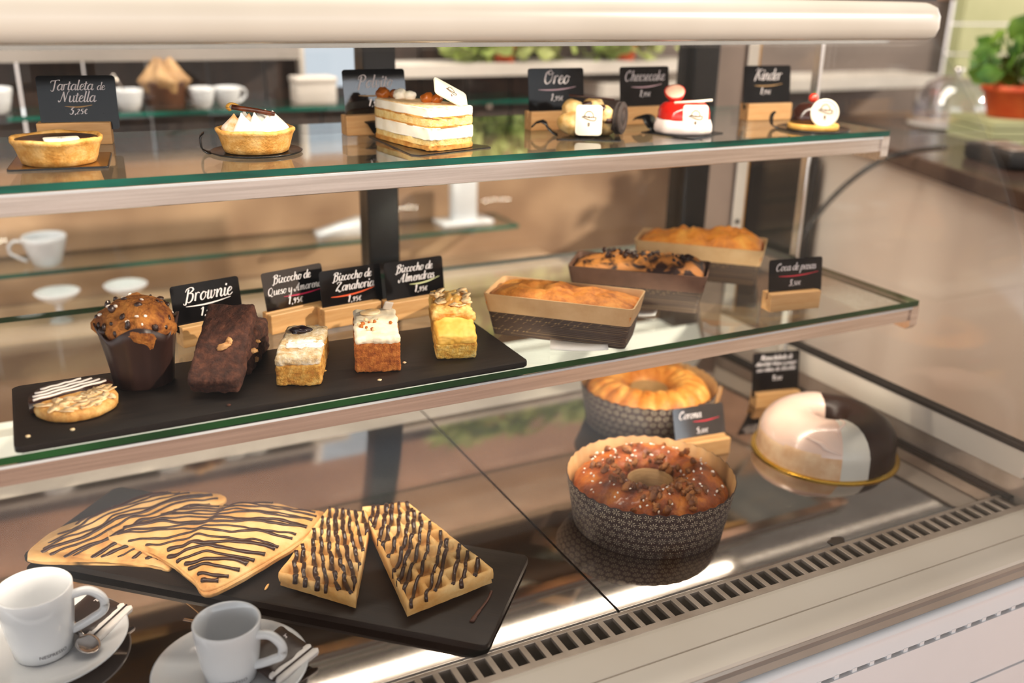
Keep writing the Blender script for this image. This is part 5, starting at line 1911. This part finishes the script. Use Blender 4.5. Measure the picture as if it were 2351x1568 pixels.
def spoon(label, loc, rz, pitch=0.0):
    t = thing('teaspoon', label, 'spoon', loc, rz)
    bm = bmesh.new()
    n = 10
    g = []
    for i in range(n + 1):
        u = -1 + 2 * i / n
        row = []
        for j in range(9):
            v = -1 + 2 * j / 8
            w_ = .0105 * sqrt(max(.02, 1 - u * u)) * (1 - .12 * u)
            row.append(bm.verts.new((.0165 * u, v * w_, -.0034 * (1 - u * u) * (1 - v * v) + .0006 * (u * u))))
        g.append(row)
    for i in range(n):
        for j in range(8):
            bm.faces.new((g[i][j], g[i + 1][j], g[i + 1][j + 1], g[i][j + 1]))
    o = obj('spoon_bowl', bm, M_SPOON, t)
    o.modifiers.new('thickness', 'SOLIDIFY').thickness = .0009
    obj('spoon_handle', tube([(-.0155, 0, .0004), (-.022, 0, .0022), (-.045, 0, .0046), (-.078, 0, .0052)], [.0024, .0017, .0018, .0030], 10, flatz=.45), M_SPOON, t)


spoon('steel teaspoon lying on the left saucer beside the larger cup', (-.0120, .8340, .0150), rad(-75))
spoon('steel teaspoon on the right saucer behind the smaller cup', (.1340, .7800, .0130), rad(-40))


def sachet(label, loc, rot):
    t = thing('sugar_sachet', label, 'sugar sachet', loc, group='dark sugar sachets on the saucers')
    t.rotation_euler = rot
    bm = subdiv_box(.050, .046, .0080, (16, 16, 16), .0030)
    for v in bm.verts:
        e = max(abs(v.co.x) / .025, abs(v.co.y) / .023)
        v.co.z = .0035 + (v.co.z - .0035) * max(.12, 1 - e ** 5)
    rough(bm, .0005, 110, loc[0] * 50)
    obj('pouch', bm, M_SACHET, t)
    bm = bmesh.new()
    write(bm, 'azucar', .0042, .008, .0045, lambda x, y: Vector((x, y, .0078)), slant=0)
    obj('lettering', bm, M_CHALK, t, smooth=False)
    obj('white_band', prism(rrect(-.0245, .0245, -.0205, -.0150, .002), .0020, .0070, bev=.001), M_STICK, t)
    obj('white_band', prism(rrect(-.0235, .0265, -.0285, -.0222, .0028), .0010, .0060, bev=.0015), M_STICK, t)
    obj('dark_stripe', tube([(-.0240, -.0213, .0062), (.0250, -.0213, .0062)], .0008, 6), M_SACHET, t)


sachet('dark sugar sachet with white bands on the left saucer behind the cup handle', (-.0060, .8780, .0130), (rad(8), rad(-6), rad(42)))
sachet('dark sugar sachet with white bands on the right saucer behind the cup handle', (.1440, .7450, .0125), (rad(8), rad(-6), rad(27)))

# small dark oil spot on the steel near the vent
o = obj('dark_stain', rough(lathe([(0, .0004), (.008, .0004), (.010, .0001), (0, .00005)], 32, lambda a, r, z: (r * (1 + .25 * sin(2 * a + 1) + .1 * sin(5 * a)), z)), .00005, 90), mat('dark_spot', '241a16', '32261f', rough=.4), loc=(.784, .684, .0002))
tag(o, 'small dark spot on the right steel deck sheet near the vent grille', 'stain')
